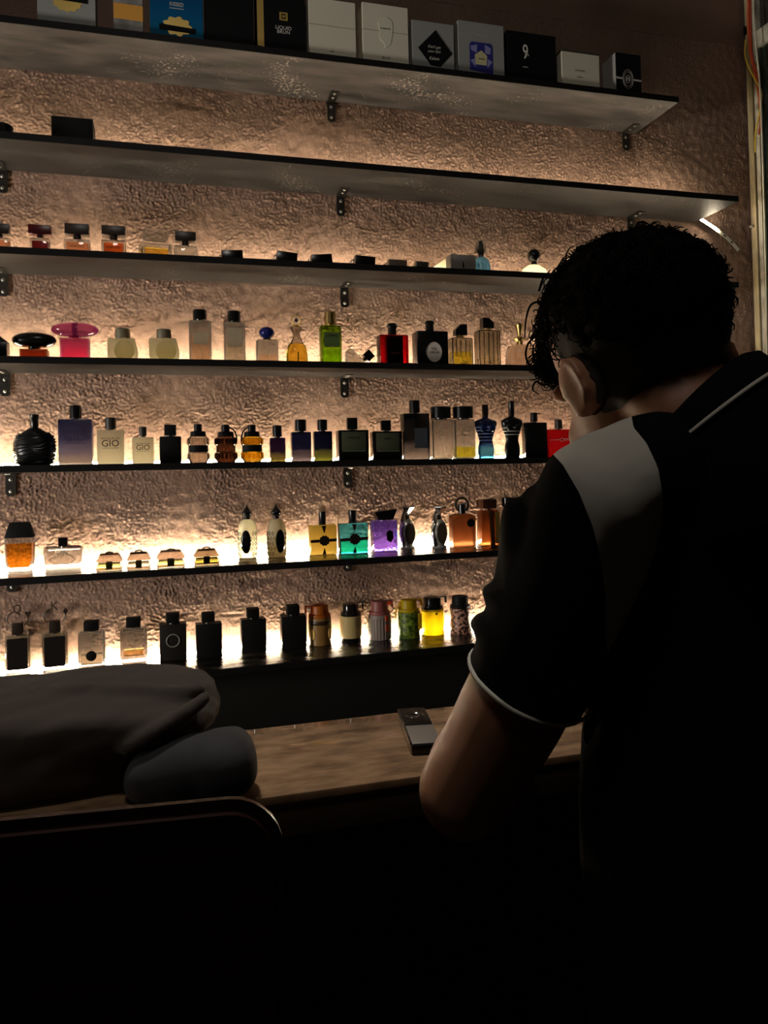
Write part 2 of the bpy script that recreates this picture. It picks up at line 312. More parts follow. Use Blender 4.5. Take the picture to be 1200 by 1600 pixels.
# strip end that has come loose under the right end of the second shelf
lt = thing('loose_strip_end', 'white end of an LED strip hanging loose below the right end of the second shelf', 'light strip', (0, 0, 0))
pts = smooth_path([on_y(x, y, -.008-.004*i) for i, (x, y) in enumerate([(1080, 333), (1100, 346), (1118, 358), (1138, 374), (1154, 391)])], 5)
def ribbon(pts, wdt, off, th):
    bm = BM(); rows = []
    for i, p in enumerate(pts):
        t = (pts[min(i+1, len(pts)-1)]-pts[max(i-1, 0)]).normalized(); nrm = Vector((0, -1, 0)); sd = t.cross(nrm).normalized()
        rows.append([bm.verts.new(p+sd*wdt*a+nrm*(off+th*c)) for a, c in ((-.5, 0), (.5, 0), (.5, 1), (-.5, 1))])
    for a, c in zip(rows, rows[1:]):
        for k in range(4): bm.faces.new((a[k], a[(k+1) % 4], c[(k+1) % 4], c[k]))
    bm.faces.new(rows[0]); bm.faces.new(rows[-1][::-1]); return bm
finish('strip_base', ribbon(pts, .011, 0, .0012), STRIPW, lt)
finish('strip', ribbon(pts[:12], .008, .0012, .002), LEDM, lt)
for k in (13, 16): finish('solder_pad', ribbon([pts[k], pts[k]+(pts[k+1]-pts[k])*.8], .005, .0012, .0006), BLACKM, lt)

# ------------------------------------------------------------------ placing goods on the shelves
class Spot: pass
def spot(s, xl, xr, yt, ysh=None, base=None, yc=-.08, dep=None, aspect=.5, extra_w=0):
    """front outline in photograph pixels -> a spot on shelf s, in metres"""
    q = Spot(); xc = (xl+xr)/2; ym = base or 0
    zt = ztop(s, .4)
    if base is not None:
        p = on_z(xc, base, zt); zt = ztop(s, p.x); p = on_z(xc, base, zt); yf = p.y
        d = dep or aspect*(on_y(xr, base, yf).x-on_y(xl, base, yf).x)
    else:
        yy = ysh or yt; d = dep or aspect*(on_y(xr, yy, yc).x-on_y(xl, yy, yc).x); yf = yc-d/2
    yy = base or ysh or yt
    a, b_ = on_y(xl, yy, yf), on_y(xr, yy, yf); q.w = b_.x-a.x; q.d = d
    if yf+d > -.012: q.d = d = max(.015, -.012-yf)
    q.x = (a.x+b_.x)/2; q.y = yf+d/2; q.zt = ztop(s, q.x); q.h = on_y(xc, yt, q.y).z-q.zt
    q.hb = (on_y(xc, ysh, q.y-d/2).z-q.zt) if ysh else q.h
    q.loc = (q.x, q.y, q.zt+.0003); q.px = lambda n: n*(q.y-CAM.y)/math.cos(YAW)/F   # pixels -> metres here, roughly
    return q
def hollow(name, m, parent, w, d, h, bev, wall, floor, z0=0, top=1.0):
    bm = box(BM(), -w/2, w/2, -d/2, d/2, z0, z0+h, min(bev, d*.22, h*.2), 3, top); bmesh.ops.recalc_face_normals(bm, faces=bm.faces[:])
    iw, idp = w/2-wall, max(.003, d/2-wall*.8)
    v0 = len(bm.faces); vs = [bm.verts.new((x*iw, y*idp, z)) for z in (z0+floor, z0+h-wall*.9) for y in (-1, 1) for x in (-1, 1)]
    for v in vs[4:]: v.co.x *= top; v.co.y *= top
    for k in ((0, 2, 3, 1), (4, 5, 7, 6), (0, 1, 5, 4), (1, 3, 7, 5), (3, 2, 6, 7), (2, 0, 4, 6)): bm.faces.new([vs[i] for i in k][::-1])
    return finish(name, bm, m, parent, 'raw')
def rect_bottle(q, label, glass, liquid=None, level=.6, cap=BLACK, cw=.5, kind='box', capdep=None, neck=CHROME, bev=.002, group='perfume bottles on the wall shelves', solid=False, wallf=.09, floorf=.1, top=1.0, dip=True, gap=.003, rotz=0, name='perfume_bottle', shape=None):
    """body (hollow when clear), liquid, dip tube, neck and cap"""
    o = thing(name, label, 'perfume bottle', q.loc, (0, 0, rotz), group); w, d, h = q.w, q.d, q.hb; o_w = w
    if solid: body = boxo('body', glass, o, -w/2, w/2, -d/2, d/2, 0, h, bev, top=top)
    else: body = hollow('body', glass, o, w, d, h, max(bev, w*.10), w*wallf, h*floorf, 0, top)
    if liquid:
        wl = w*wallf+.0006; lw, ld = w/2-wl, max(.0025, d/2-wl*.8)
        boxo('liquid', liquid, body, -lw, lw, -ld, ld, h*floorf+.0004, h*floorf+(h-w*wallf*.9-h*floorf)*level)
    if dip and not solid: finish('dip_tube', tube(BM(), [(0, 0, h*.93), (0, 0, h*.6), (w*.08, 0, h*(floorf+.03))], .0010, 6, 4), TUBE, body)
    cwid = w*cw; ch = q.h-h
    finish('neck', lathe(BM(), [(cwid*.32, h-.0005), (cwid*.32, h+gap)], 16), neck, o, 40)
    if kind == 'box': c = boxo('cap', cap, o, -cwid/2, cwid/2, -(capdep or min(d*.9, cwid))/2, (capdep or min(d*.9, cwid))/2, h+gap, q.h, .0012)
    elif kind == 'cyl': c = finish('cap', lathe(BM(), [(cwid/2-.001, h+gap), (cwid/2, h+gap+.001), (cwid/2, q.h-.0015), (cwid/2-.0015, q.h)], 24), cap, o, 40)
    elif kind == 'slantL' or kind == 'slantR':
        g = -1 if kind == 'slantL' else 1; z0, z1 = h+gap, q.h
        c = finish('cap', prism(BM(), [(-cwid/2, z0), (cwid/2, z0), (cwid/2, z1-(ch*.4 if g > 0 else 0)), (cwid*.05*g, z1), (-cwid/2, z1-(ch*.4 if g < 0 else 0))], -cwid*.4, cwid*.4, .0012), cap, o)
    elif kind == 'ball': c = finish('cap', lathe(BM(), [(cwid/2*max(.02, math.sin(a)), (h+gap+q.h)/2-(q.h-h-gap)/2*math.cos(a)) for a in np.linspace(.15, PI-.02, 12)], 24), cap, o, 60)
    o['_f'] = 0; del o['_f']
    return o

ALLB = 'perfume bottles on the wall shelves'
glow_through(GLASS, (1, .97, .90), .07)
# ---- shelf 1: cartons
CART = 'perfume cartons on the topmost shelf'
def carton(label, xl, xr, yt, body, dep=.06, yf=-.206, edge=None):
    a, b_ = on_y(xl, 60, yf), on_y(xr, 60, yf); X = (a.x+b_.x)/2; zt = ztop(1, X); h = on_y((xl+xr)/2, yt, yf).z-zt
    o = thing('perfume_carton', label, 'carton', (X, yf+dep/2, zt+.0003), (0, 0, 0), CART)
    bx = boxo('box', body, o, -(b_.x-a.x)/2, (b_.x-a.x)/2, -dep/2, dep/2, 0, h, .0006, seg=1)
    return o, b_.x-a.x, h, -dep/2, lambda px, py: (on_y(px, py, yf).x-X, on_y(px, py, yf).z-zt)
GREYC = mat('grey_card', srgb((150, 150, 146)), .55); CREAMC = mat('cream_card', srgb((218, 210, 190)), .6); BLKC = mat('black_card', (.006, .006, .0065), .7)
for m_ in (GREYC, BLKC, CREAMC): m_.node_tree.nodes['Principled BSDF'].inputs['Specular IOR Level'].default_value = .12
CREAMD = mat('cream_dark', srgb((150, 142, 122)), .6); GOLDP = mat('gold_print', srgb((190, 160, 85)), .35, .5)
def plate(o, name, m, pts, y, th=.0006): return finish(name, prism(BM(), pts, y-th, y+.0002), m, o)
def scallop(a, b, n, cx, cz, k=.12): return [(cx+a*(1+k*math.cos(n*t))*math.cos(t), cz+b*(1+k*math.cos(n*t))*math.sin(t)) for t in np.linspace(0, 2*PI, 64, endpoint=False)]
o, w_, h_, y_, loc = carton('grey carton with a gold scalloped seal, leftmost on the topmost shelf', 59, 150, -55, GREYC)
cx, cz = loc(105, 2); plate(o, 'seal', GOLDP, scallop(.034, .026, 12, cx, cz, .07), y_); cx, cz = loc(113, -5); plate(o, 'ribbon', BLKC, [(cx-.036, cz-.012), (cx+.036, cz-.014), (cx+.036, cz+.02), (cx-.036, cz+.022)], y_-.0006)
MARB = mat('grey_marble_card', (.2, .19, .18), .5); noise_color(MARB, srgb((88, 84, 80)), srgb((150, 145, 138)), 25, 6)
o, w_, h_, y_, loc = carton('narrow marbled grey carton with an orange band', 178, 224, -30, MARB)
a, b_ = loc(179, 28), loc(179, 4); plate(o, 'band', mat('orange_card', srgb((215, 150, 45)), .5), [(-w_/2, a[1]), (w_/2, a[1]-.001), (w_/2, b_[1]-.001), (-w_/2, b_[1])], y_)
TEAL = gradient(mat('teal_card', (.02, .1, .16), .45), [(0, srgb((6, 92, 120))), (.06, srgb((8, 84, 128))), (.16, srgb((10, 55, 100)))])
TEAL.node_tree.nodes['Principled BSDF'].inputs['Specular IOR Level'].default_value = .05
o, w_, h_, y_, loc = carton('teal blue carton lettered in white, with a gold cloud emblem', 235, 318, -45, TEAL)
for tx, py, sz in (('SON', 2, .015), ('KISSED', 7.5, .0145)):
    cx, cz = loc(276, py if tx != 'SON' else -3); text(tx, sz, cx, y_-.0004, cz, TEXTW, o, .8)
cx, cz = loc(276, 14); plate(o, 'fine_print', TEXTW, [(cx-.018, cz), (cx+.018, cz), (cx+.018, cz+.0014), (cx-.018, cz+.0014)], y_, .0003)
cx, cz = loc(277, 42); plate(o, 'cloud_emblem', GOLDP, scallop(.034, .024, 9, cx, cz+.001, .10), y_); plate(o, 'ribbon', BLKC, [(cx-.045, cz-.012), (cx+.046, cz-.014), (cx+.046, cz-.001), (cx-.045, cz+.003)], y_-.0006)
o, w_, h_, y_, loc = carton('plain black carton between the teal carton and the gold striped one', 322, 397, -30, BLKC)
o, w_, h_, y_, loc = carton('black carton with a gold edge stripe and small gold emblem', 402, 478, -25, BLKC)
plate(o, 'gold_stripe', GOLDP, [(-w_/2+.0005, .012), (-w_/2+.018, .010), (-w_/2+.018, h_-.001), (-w_/2+.0005, h_-.001)], y_)
cx, cz = loc(443, 26); bm = BM()
for (a, b_, c, d) in ((-.011, .011, .007, .011), (-.011, .011, -.011, -.007), (-.011, -.006, -.007, .007), (.006, .011, -.007, .007), (-.004, .004, -.003, .003)): box(bm, cx+a, cx+b_, y_-.0008, y_+.0001, cz+c, cz+d)
finish('emblem', bm, GOLDP, o)
for tx, py in (('LIQUID', 44), ('BRUN', 50.5)): cx, cz = loc(443, py); text(tx, .0135, cx, y_-.0004, cz, TEXTW, o, 1.0)
o, w_, h_, y_, loc = carton('plain cream carton with a lid seam, left of the sealed one', 483, 556, 0, CREAMC)
cz = loc(520, 42)[1]; boxo('lid_seam', CREAMD, o, -w_/2-.0001, w_/2+.0001, y_-.0002, -y_+.0002, cz, cz+.0016)
cx, cz = loc(519, 81); plate(o, 'fine_print', TEXTD, [(cx-.006, cz), (cx+.006, cz), (cx+.006, cz+.002), (cx-.006, cz+.002)], y_, .0003)
o, w_, h_, y_, loc = carton('cream carton with a pale jagged paper seal on its front', 567, 638, 8, CREAMC)
cz = loc(602, 50)[1]; boxo('lid_seam', CREAMD, o, -w_/2-.0001, w_/2+.0001, y_-.0002, -y_+.0002, cz, cz+.0016)
cx, cz = loc(602, 50); k = .00195
plate(o, 'seal', mat('pale_seal', srgb((222, 216, 196)), .5), [(cx+k*a, cz+k*b_) for a, b_ in ((-11, 12), (-6, 19), (3, 21), (10, 16), (11, 4), (9, -9), (7, -18), (0, -24), (-2, -17), (-9, -10), (-8, 0))], y_, .0012)
text('LA BEAUTE', .006, cx, y_-.0015, cz+.008, TEXTD, o); cx, cz = loc(603, 91); text('BLU.E', .009, cx, y_-.0004, cz, TEXTD, o)
o, w_, h_, y_, loc = carton('grey carton with a large black diamond on its front', 644, 709, 35, GREYC)
cx, cz = loc(680, 79); plate(o, 'diamond', BLKC, [(cx-.051, cz+.002), (cx+.002, cz+.058), (cx+.051, cz-.004), (cx+.014, cz-.046), (cx-.014, cz-.044)], y_, .0012)
for tx, py, sz in (('Don\'t get', 74, .011), ('your Girl', 81, .011), ('Kalum', 92, .013)): c2 = loc(678, py); text(tx, sz, c2[0], y_-.0016, c2[1], TEXTW, o, .9, shear=.3)
o, w_, h_, y_, loc = carton('grey carton with a printed blue jewel on its front', 716, 787, 36, GREYC)
cx, cz = loc(752, 90); BLUEP = mat('blue_print', srgb((48, 50, 128)), .4); LILAC = mat('lilac_print', srgb((140, 140, 185)), .4)
plate(o, 'jewel', BLUEP, [(cx-.036, cz-.04), (cx-.036, cz+.034), (cx-.03, cz+.043), (cx+.03, cz+.043), (cx+.036, cz+.036), (cx+.036, cz-.046)], y_)
for pts in (((-.033, .03), (-.012, .036), (-.014, .012), (-.03, .018)), ((.03, .03), (.012, .038), (.012, .012), (.028, .012)), ((-.034, -.012), (-.018, -.004), (-.018, -.03)), ((.034, -.01), (.02, -.002), (.018, -.03))): plate(o, 'facet', LILAC, [(cx+a, cz+b_) for a, b_ in pts], y_-.0006, .0003)
plate(o, 'jewel_label', mat('cream_print', srgb((205, 195, 150)), .5), [(cx-.018, cz-.022), (cx-.02, cz+.006), (cx, cz+.02), (cx+.018, cz+.006), (cx+.016, cz-.022)], y_-.0006, .0004)
c2 = loc(752, 54); text('VALENTE', .0095, c2[0], y_-.0004, c2[1], mat('pale_grey_print', srgb((185, 185, 180)), .5), o, 1.1)
text('HONOR', .005, cx, y_-.0013, cz-.005, TEXTD, o)
o, w_, h_, y_, loc = carton('tall black carton printed with a white figure nine', 792, 868, 52, BLKC)
cx, cz = loc(821, 84); text('9', .062, cx, y_-.0004, cz+.003, mat('white_print', srgb((225, 222, 215)), .5), o, .62, ext=.0004); text('PM', .011, cx+.004, y_-.001, cz-.004, TEXTW, o)
c2 = loc(821, 105); text('PARFUM', .0045, c2[0], y_-.0004, c2[1], TEXTW, o)
o, w_, h_, y_, loc = carton('small cream carton with a dark lid between black cartons', 877, 935, 80, CREAMC)
boxo('lid', mat('dark_lid', srgb((70, 64, 55)), .5), o, -w_/2-.0006, w_/2+.0006, y_-.0006, -y_+.0006, h_-.007, h_+.0008); c2 = loc(906, 111); text('LES INDES', .0075, c2[0], y_-.0004, c2[1], mat('tan_print', srgb((120, 110, 90)), .5), o); c2 = loc(906, 121); text('PARFUM', .005, c2[0], y_-.0004, c2[1], mat('tan_print'), o)
o, w_, h_, y_, loc = carton('black and white carton with an oval emblem, rightmost on the topmost shelf', 961, 1000, 84, BLKC, .075)
boxo('side_panel', mat('white_card', srgb((175, 172, 165)), .5), o, -w_/2-.0008, -w_/2, y_+.001, -y_-.001, .001, h_-.001)
cx, cz = loc(981, 124); plate(o, 'stripe', TEXTW, [(-w_/2, cz-.001), (w_/2, cz-.003), (w_/2, cz+.002), (-w_/2, cz+.004)], y_); plate(o, 'oval', BLKC, oval(.019, .031, 32, cx, cz), y_-.0006, .0004)
bm = BM()
for k in (1, .78, .42): tube(bm, [(a, 0, b_) for a, b_ in oval(.018*k, .029*k, 28, cx, cz)], .0006, 4, 1, True, False)
finish('oval_line', bm, TEXTW, o, None, (0, y_-.0012, 0)); text('35', .016, cx, y_-.0012, cz, TEXTW, o)

# ---- shelf 2
q = spot(2, 80, 145, 193, base=None, yc=-.12, dep=.075)
o = thing('flat_box', 'flat black glossy box lying alone on the second shelf', 'box', q.loc, (0, 0, 0)); boxo('box', BLACKM, o, -q.w/2, q.w/2, -q.d/2, q.d/2, .004, max(.03, q.h), .001); boxo('tray', mat('grey_tray', srgb((140, 136, 125)), .5), o, -q.w/2+.001, q.w/2-.001, -q.d/2+.001, q.d/2-.001, 0, .004)
q = spot(2, -16, 18, 196, yc=-.14, dep=.05)
o = thing('cap_lid', 'round dark lid at the left end of the second shelf', 'lid', q.loc); finish('lid', lathe(BM(), [(q.w/2-.002, 0), (q.w/2, .002), (q.w/2, q.h-.004), (q.w/2-.004, q.h)], 24), BLACKM, o, 40); finish('lid_knob', lathe(BM(), [(.006, q.h), (.007, q.h+.003), (.003, q.h+.005)], 14), BLACKM, o, 40)

# ---- shelf 3
def cube_bottle(label, xl, xr, cl, cr_, yt, yc_, ysh, inner, capm):
    q = spot(3, xl, xr, yt, ysh, yc=-.10, aspect=.55); o = thing('perfume_bottle', label, 'perfume bottle', q.loc, (0, 0, 0), ALLB); w, d, h = q.w, q.d, q.hb
    boxo('body', GLASS, o, -w/2, w/2, -d/2, d/2, 0, h, .004)
    o2 = o.children[0]; k = .78
    zc = on_y((xl+xr)/2, yc_, q.y).z-q.zt; zb = zc-.004
    boxo('coloured_core', inner, o2, -w/2*k, w/2*k, -d/2*k, d/2*k, .012, h*.84, .002, top=1.0)
    finish('neck', lathe(BM(), [(w*.16, h-.001), (w*.16, zb+.001)], 16), capm, o, 40)
    cw = q.px(cr_-cl)/2*1.02; boxo('cap', capm, o, -cw, cw, -d*.42, d*.42, zb, q.h, .0008)
    return o, q
PEACH = frost('peach', (.95, .55, .36), .3)
o, q = cube_bottle('peach glass cube bottle cut off by the left frame edge, third shelf', -18, 14, -12, 13, 351, 364, 370, PEACH, BROWNCAP)
o, q = cube_bottle('dark red glass cube bottle with a red cap on the third shelf', 46, 77, 46, 75, 353, 365, 371, mat('red_core', (.28, .008, .006), .25, 0, .5), mat('red_cap', (.07, .006, .008), .3))
o, q = cube_bottle('peach glass cube bottle with brown cap, beside the dark red one', 99, 140, 103, 134, 352, 366, 373, PEACH, BROWNCAP); text('NARCISO', .0085, 0, -q.d/2-.0006, q.hb*.62, TEXTD, o)
o, q = cube_bottle('vivid orange glass cube bottle with brown cap on the third shelf', 158, 196, 161, 192, 355, 367, 374, mat('orange_core', (.9, .2, .02), .3, 0, .75), BROWNCAP); text('NARCISO', .0085, 0, -q.d/2-.0006, q.hb*.62, TEXTD, o)
# crystal decanter-like bottle with gold liquid
q = spot(3, 217, 268, 361, 377, yc=-.10, aspect=.6); o = thing('perfume_bottle', 'faceted crystal bottle with golden liquid and a clear slab stopper', 'perfume bottle', q.loc, (0, 0, .15), ALLB)
w, d, h = q.w, q.d, q.hb; by = boxo('body', GLASS, o, -w/2, w/2, -d/2, d/2, 0, h, .006, seg=1); boxo('liquid', liq('gold', (.98, .62, .08)), by, -w*.36, w*.36, -d*.34, d*.34, .008, h*.72, .002)
finish('neck', lathe(BM(), [(w*.16, h-.001), (w*.16, h+.003)], 12), CHROME, o, 40)
finish('stopper', prism(BM(), [(-w*.30, h+.003), (w*.30, h+.003), (w*.36, h+.012), (w*.30, q.h), (-w*.36, q.h), (-w*.37, h+.012)], -d*.4, d*.4, .0015), GLASS, o)
o, q = cube_bottle('clear glass cube bottle with brown cap at the end of the square row', 272, 308, 274, 303, 364, 376, 383, liq('water', (.97, .97, .9)), BROWNCAP)
# bottles lying on their backs, dark bases towards the room
def lying(label, xl, xr, yt, tilt, m, glass=GLASS, bl=.044):
    q = spot(3, xl, xr, yt, yc=-.125, dep=.02); h = max(q.h, .016)
    o = thing('lying_bottle', label, 'perfume bottle', (q.x, q.y, q.zt+.0004+abs(math.sin(tilt))*q.w/2), (0, tilt, 0), 'bottles lying on their backs, third shelf')
    boxo('cap', m, o, -q.w/2, q.w/2, -.014, .012, 0, h, .0010)
    boxo('body', glass, o, -q.w/2-.004, q.w/2-.002, .0125, .0125+bl, 0, h*.92, .003)
    return o, q, h
lying('black capped clear bottle lying down, leftmost of the lying row', 347, 380, 394, -.06, BLACK)
lying('black capped clear bottle lying tilted down to the right, second of the lying row', 431, 463, 397, .09, BLACK)
lying('black capped clear bottle lying tilted up to the right, third of the lying row', 488, 520, 401, -.10, BLACK)
lying('black capped clear bottle lying above the middle bracket', 554, 585, 403, .06, BLACK)
GREYCAP = mat('taupe_cap', srgb((120, 100, 86)), .4); CREAMG = frost('cream', (.95, .85, .6), .3)
lying('taupe capped pink bottle lying on the third shelf', 607, 635, 408, .03, GREYCAP, tint('pink_pale', (.98, .72, .68)))
o, q, h = lying('small dark capped bottle with a ring emblem lying on the third shelf', 650, 669, 411, .02, mat('slate_cap', srgb((66, 64, 60)), .4), CREAMG)
bm = BM(); tube(bm, [(a, 0, b_) for a, b_ in oval(.0075, .0075, 20)], .0011, 5, 1, True, False); finish('ring_emblem', bm, CHROME, o, 40, (.002, -.0146, h*.38))
q = spot(3, 672, 700, 414, yc=-.06, dep=.03); o = thing('perfume_bottle', 'small cream glowing bottle lying half hidden beside the grey box', 'perfume bottle', q.loc, (0, 0, 0), ALLB)
finish('body', prism(BM(), [(-q.w/2, 0), (q.w*.6, 0), (q.w*.6, q.h*1.5), (q.w*.2, q.h*1.2), (-q.w/2, q.h*.6)], -.015, .015, .002), CREAMG, o); boxo('cap', mat('cream_cap', srgb((190, 175, 140)), .4), o, -q.w*.75, -q.w*.51, -.01, .01, 0, q.h*.5, .001)
q = spot(3, 704, 743, 401, yc=-.115, dep=.04); o = thing('small_carton', 'small grey card box with a tiny emblem on the third shelf', 'carton', q.loc); boxo('box', mat('grey_box', srgb((150, 142, 132)), .6), o, -q.w/2, q.w/2, -q.d/2, q.d/2, 0, q.h, .0008); plate(o, 'emblem', TEXTD, [(-.003, q.h*.35), (.003, q.h*.35), (.002, q.h*.6), (0, q.h*.7), (-.002, q.h*.6)], -q.d/2); plate(o, 'lid_line', mat('grey_line', srgb((110, 104, 96)), .6), [(-q.w*.42, 0.0), (-q.w*.40, 0), (-q.w*.40, q.h), (-q.w*.42, q.h)], -q.d/2, .0003)
# blue round-shouldered bottle with a glass ball stopper
q = spot(3, 741, 768, 376, 400, yc=-.08); r = q.w/2
o = thing('perfume_bottle', 'blue round shouldered bottle with a clear flower stopper behind the grey box', 'perfume bottle', q.loc, (0, 0, 0), ALLB)
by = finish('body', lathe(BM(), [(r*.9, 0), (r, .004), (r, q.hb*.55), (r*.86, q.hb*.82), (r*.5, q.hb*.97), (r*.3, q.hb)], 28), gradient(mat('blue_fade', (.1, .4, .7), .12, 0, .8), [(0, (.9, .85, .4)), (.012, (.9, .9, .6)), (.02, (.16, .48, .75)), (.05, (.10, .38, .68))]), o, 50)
finish('neck', lathe(BM(), [(r*.28, q.hb), (r*.26, q.hb+.008)], 14), BLACK, o, 40)
c = finish('stopper', lathe(BM(), [(r*.62*max(.05, math.sin(a)), q.hb+.008+(q.h-q.hb-.008)*(.5-.5*math.cos(a))) for a in np.linspace(.2, PI-.05, 10)], 10), GLASS, o, 20); finish('stopper_core', lathe(BM(), [(r*.3, q.hb+.007), (r*.34, q.hb+.016), (r*.12, q.h-.006)], 10), BLACK, c, 40)
q = spot(3, 818, 862, 390, 411, yc=-.08); r = q.w/2
o = thing('perfume_bottle', 'cream dome bottle with a black ball stopper beside the dark hair', 'perfume bottle', q.loc, (0, 0, 0), ALLB)
finish('body', lathe(BM(), [(r*.97, 0), (r, .003), (r*.98, q.hb*.45), (r*.8, q.hb*.75), (r*.4, q.hb*.97), (r*.2, q.hb)], 28, sy=.6), CREAMG, o, 50)
finish('stopper', lathe(BM(), [(r*.2, q.hb), (r*.18, q.hb+.009)]+[(r*.42*math.sin(a), q.hb+.008+(q.h-q.hb-.008)*(.5-.5*math.cos(a))) for a in np.linspace(.5, PI-.05, 9)], 20), BLACK, o, 50)

# ---- shelf 4
q = spot(4, -30, 10, 524, 534, yc=-.11, dep=.04); o = thing('perfume_bottle', 'black house shaped bottle cut off by the left frame edge, fourth shelf', 'perfume bottle', q.loc, (0, 0, 0), ALLB)
boxo('body', BLACK, o, -q.w/2, q.w/2, -.02, .02, 0, q.hb, .0008); boxo('cap', BLACK, o, -q.w*.53, q.w*.53, -.022, .022, q.hb+.001, q.h, top=.25)
def oval_cap(label, xl, xr, yt, cb, bl, br, ysh, bodym, capm, core=None, txt=None):
    q = spot(4, bl, br, yt, ysh, yc=-.09, aspect=.5); o = thing('perfume_bottle', label, 'perfume bottle', q.loc, (0, 0, 0), ALLB); w, d, h = q.w, q.d, q.hb
    hollow('body', bodym, o, w, d, h, .0012, w*.06, .004); by = o.children[0]
    if core: boxo('liquid', core, by, -w*.42, w*.42, -d*.40, d*.40, .0045, h*.55)
    a = q.px(xr-xl)/2*1.03; zc = (on_y((xl+xr)/2, cb, q.y).z-q.zt); hh = (q.h-zc)/2
    finish('neck', lathe(BM(), [(w*.22, h-.001), (w*.24, zc+.003)], 16), capm, o, 40)
    pr = [(a*math.cos(t)**.8 if abs(math.cos(t)) > .02 else .0005, zc+hh+hh*math.sin(t)) for t in np.linspace(-PI/2+.45, PI/2-.05, 14)]
    finish('cap', lathe(BM(), pr, 30, sy=.55), capm, o, 60)
    return o, q
oval_cap('black oval capped bottle, squat and amber, left of the pink one', 24, 80, 520, 544, 30, 74, 545, tint('amber_dark', (.42, .16, .09)), BLACK)
PINKG = glow_through(tint('pink', (.98, .28, .66), .05), (1, .25, .62), .2)
o, q = oval_cap('bright pink glass bottle with a wide pink oval cap', 84, 145, 505, 527, 93, 139, 528, glow_through(tint('pink_body', (.98, .42, .62), .05), (1, .35, .6), .3), PINKG, liq('pink', (.98, .5, .5))); finish('cap_core', lathe(BM(), [(.006, q.hb), (.007, q.h-.004)], 12), mat('plum', (.2, .02, .08), .3, 0, .3), o, 40)
FROSTY = frost('yellow_white', (.82, .78, .6), .5)
for lab, xl, xr, cl, cr2, yt in (('pale frosted rounded bottle with a grey cap, right of the pink one', 167, 215, 180, 201, 514), ('pale frosted rounded bottle with a grey cap, left of the tall peach one', 232, 280, 243, 264, 515)):
    q = spot(4, xl, xr, yt, 528, yc=-.09); o = thing('perfume_bottle', lab, 'perfume bottle', q.loc, (0, 0, 0), ALLB); w, h = q.w, q.hb
    out = [(-w*.44, 0), (w*.44, 0), (w*.49, h*.2), (w*.5, h*.5), (w*.44, h*.8), (w*.40, h), (-w*.46, h), (-w*.5, h*.9), (-w*.49, h*.3)]
    finish('body', prism(BM(), out, -w*.24, w*.24, .004), FROSTY, o, 50); finish('face_bulge', lathe(BM(), [(w*.34*math.cos(t)+.0002, w*.04*math.sin(t)) for t in np.linspace(0, PI/2, 7)], 28, sy=h*1.18/w), FROSTY, o.children[0], 60, (w*.06, -w*.235, h*.5)).rotation_euler = (PI/2, 0, 0)
    cw = q.px(cr2-cl)/2; finish('cap', lathe(BM(), [(cw*.95, h+.0005), (cw, h+.003), (cw*.96, q.h-.002), (cw*.8, q.h)], 24), mat('grey_cap', srgb((125, 116, 90)), .5, 0, .3), o, 40)
o_f = []
q = spot(4, 295, 330, 485, 500, yc=-.09, aspect=.6); rect_bottle(q, 'tall clear bottle of peach liquid with a black cap', GLASS, liq('peach', (.98, .72, .52)), .62, BLACK, .62, 'cyl', wallf=.08)
q2 = q; CLEARL = mat('clear_label', srgb((215, 195, 160)), .5, 0, .4)
def last_thing(): return [o for o in COL.objects if o.type == 'EMPTY'][-1]
o = last_thing(); plate(o, 'paper_label', CLEARL, [(-q.w*.32, q.hb*.44), (q.w*.36, q.hb*.44), (q.w*.36, q.hb*.72), (-q.w*.32, q.hb*.72)], -q.d/2, .0003)
q = spot(4, 350, 383, 487, 503, yc=-.09, aspect=.6); o = rect_bottle(q, 'tall clear bottle with cream label and black cap, right of the peach one', GLASS, liq('straw', (.98, .93, .78)), .5, BLACK, .62, 'cyl', wallf=.08); plate(o, 'paper_label', CLEARL, [(-q.w*.36, q.hb*.42), (q.w*.36, q.hb*.42), (q.w*.36, q.hb*.86), (-q.w*.36, q.hb*.86)], -q.d/2, .0003)
q = spot(4, 401, 435, 511, 530, yc=-.09, aspect=.5); o = rect_bottle(q, 'short clear bottle with a round blue stopper', GLASS, liq('peach'), .38, mat('blue_stopper', (.015, .02, .16), .15, 0, .3), .72, 'ball', wallf=.08)
# gold bell bottle with ring stopper
q = spot(4, 448, 482, 493, 536, yc=-.08); o = thing('perfume_bottle', 'golden bell bottle marked with a black J and a ring stopper', 'perfume bottle', q.loc, (0, 0, 0), ALLB); r = q.w/2; hn = on_y(465, 512, q.y).z-q.zt
AMB = liq('amber_gold', (.99, .66, .06))
finish('body', lathe(BM(), [(r*.95, 0), (r, .004), (r*.97, q.hb*.6), (r*.8, q.hb*.93), (r*.6, q.hb)], 28, sy=.6), AMB, o, 50)
finish('glass_neck', lathe(BM(), [(r*.6, q.hb), (r*.36, q.hb+(hn-q.hb)*.35), (r*.30, q.hb+(hn-q.hb)*.6), (r*.5, hn-.002), (r*.45, hn)], 24, sy=.7), tint('pale_gold', (.97, .9, .75)), o, 50)
finish('collar', lathe(BM(), [(r*.3, hn), (r*.38, hn+.003), (r*.2, hn+.006)], 16), GOLD, o, 40)
bm = BM(); zc = (hn+q.h)/2+.003; tube(bm, [(a, 0, b_) for a, b_ in oval((q.h-hn)*.38, (q.h-hn)*.38, 20, 0, zc)], .0022, 7, 1, True, False); rg = finish('ring_stopper', bm, GOLD, o, 60); finish('stopper_gem', lathe(BM(), [(.0055*math.sin(a)+.0001, zc-.0055*math.cos(a)) for a in np.linspace(.05, PI-.05, 9)], 14), BLACK, rg, 60)
text('J', .032, 0, -r*.6-.0018, q.hb*.42, BLACK, o, .8, ext=.0008)
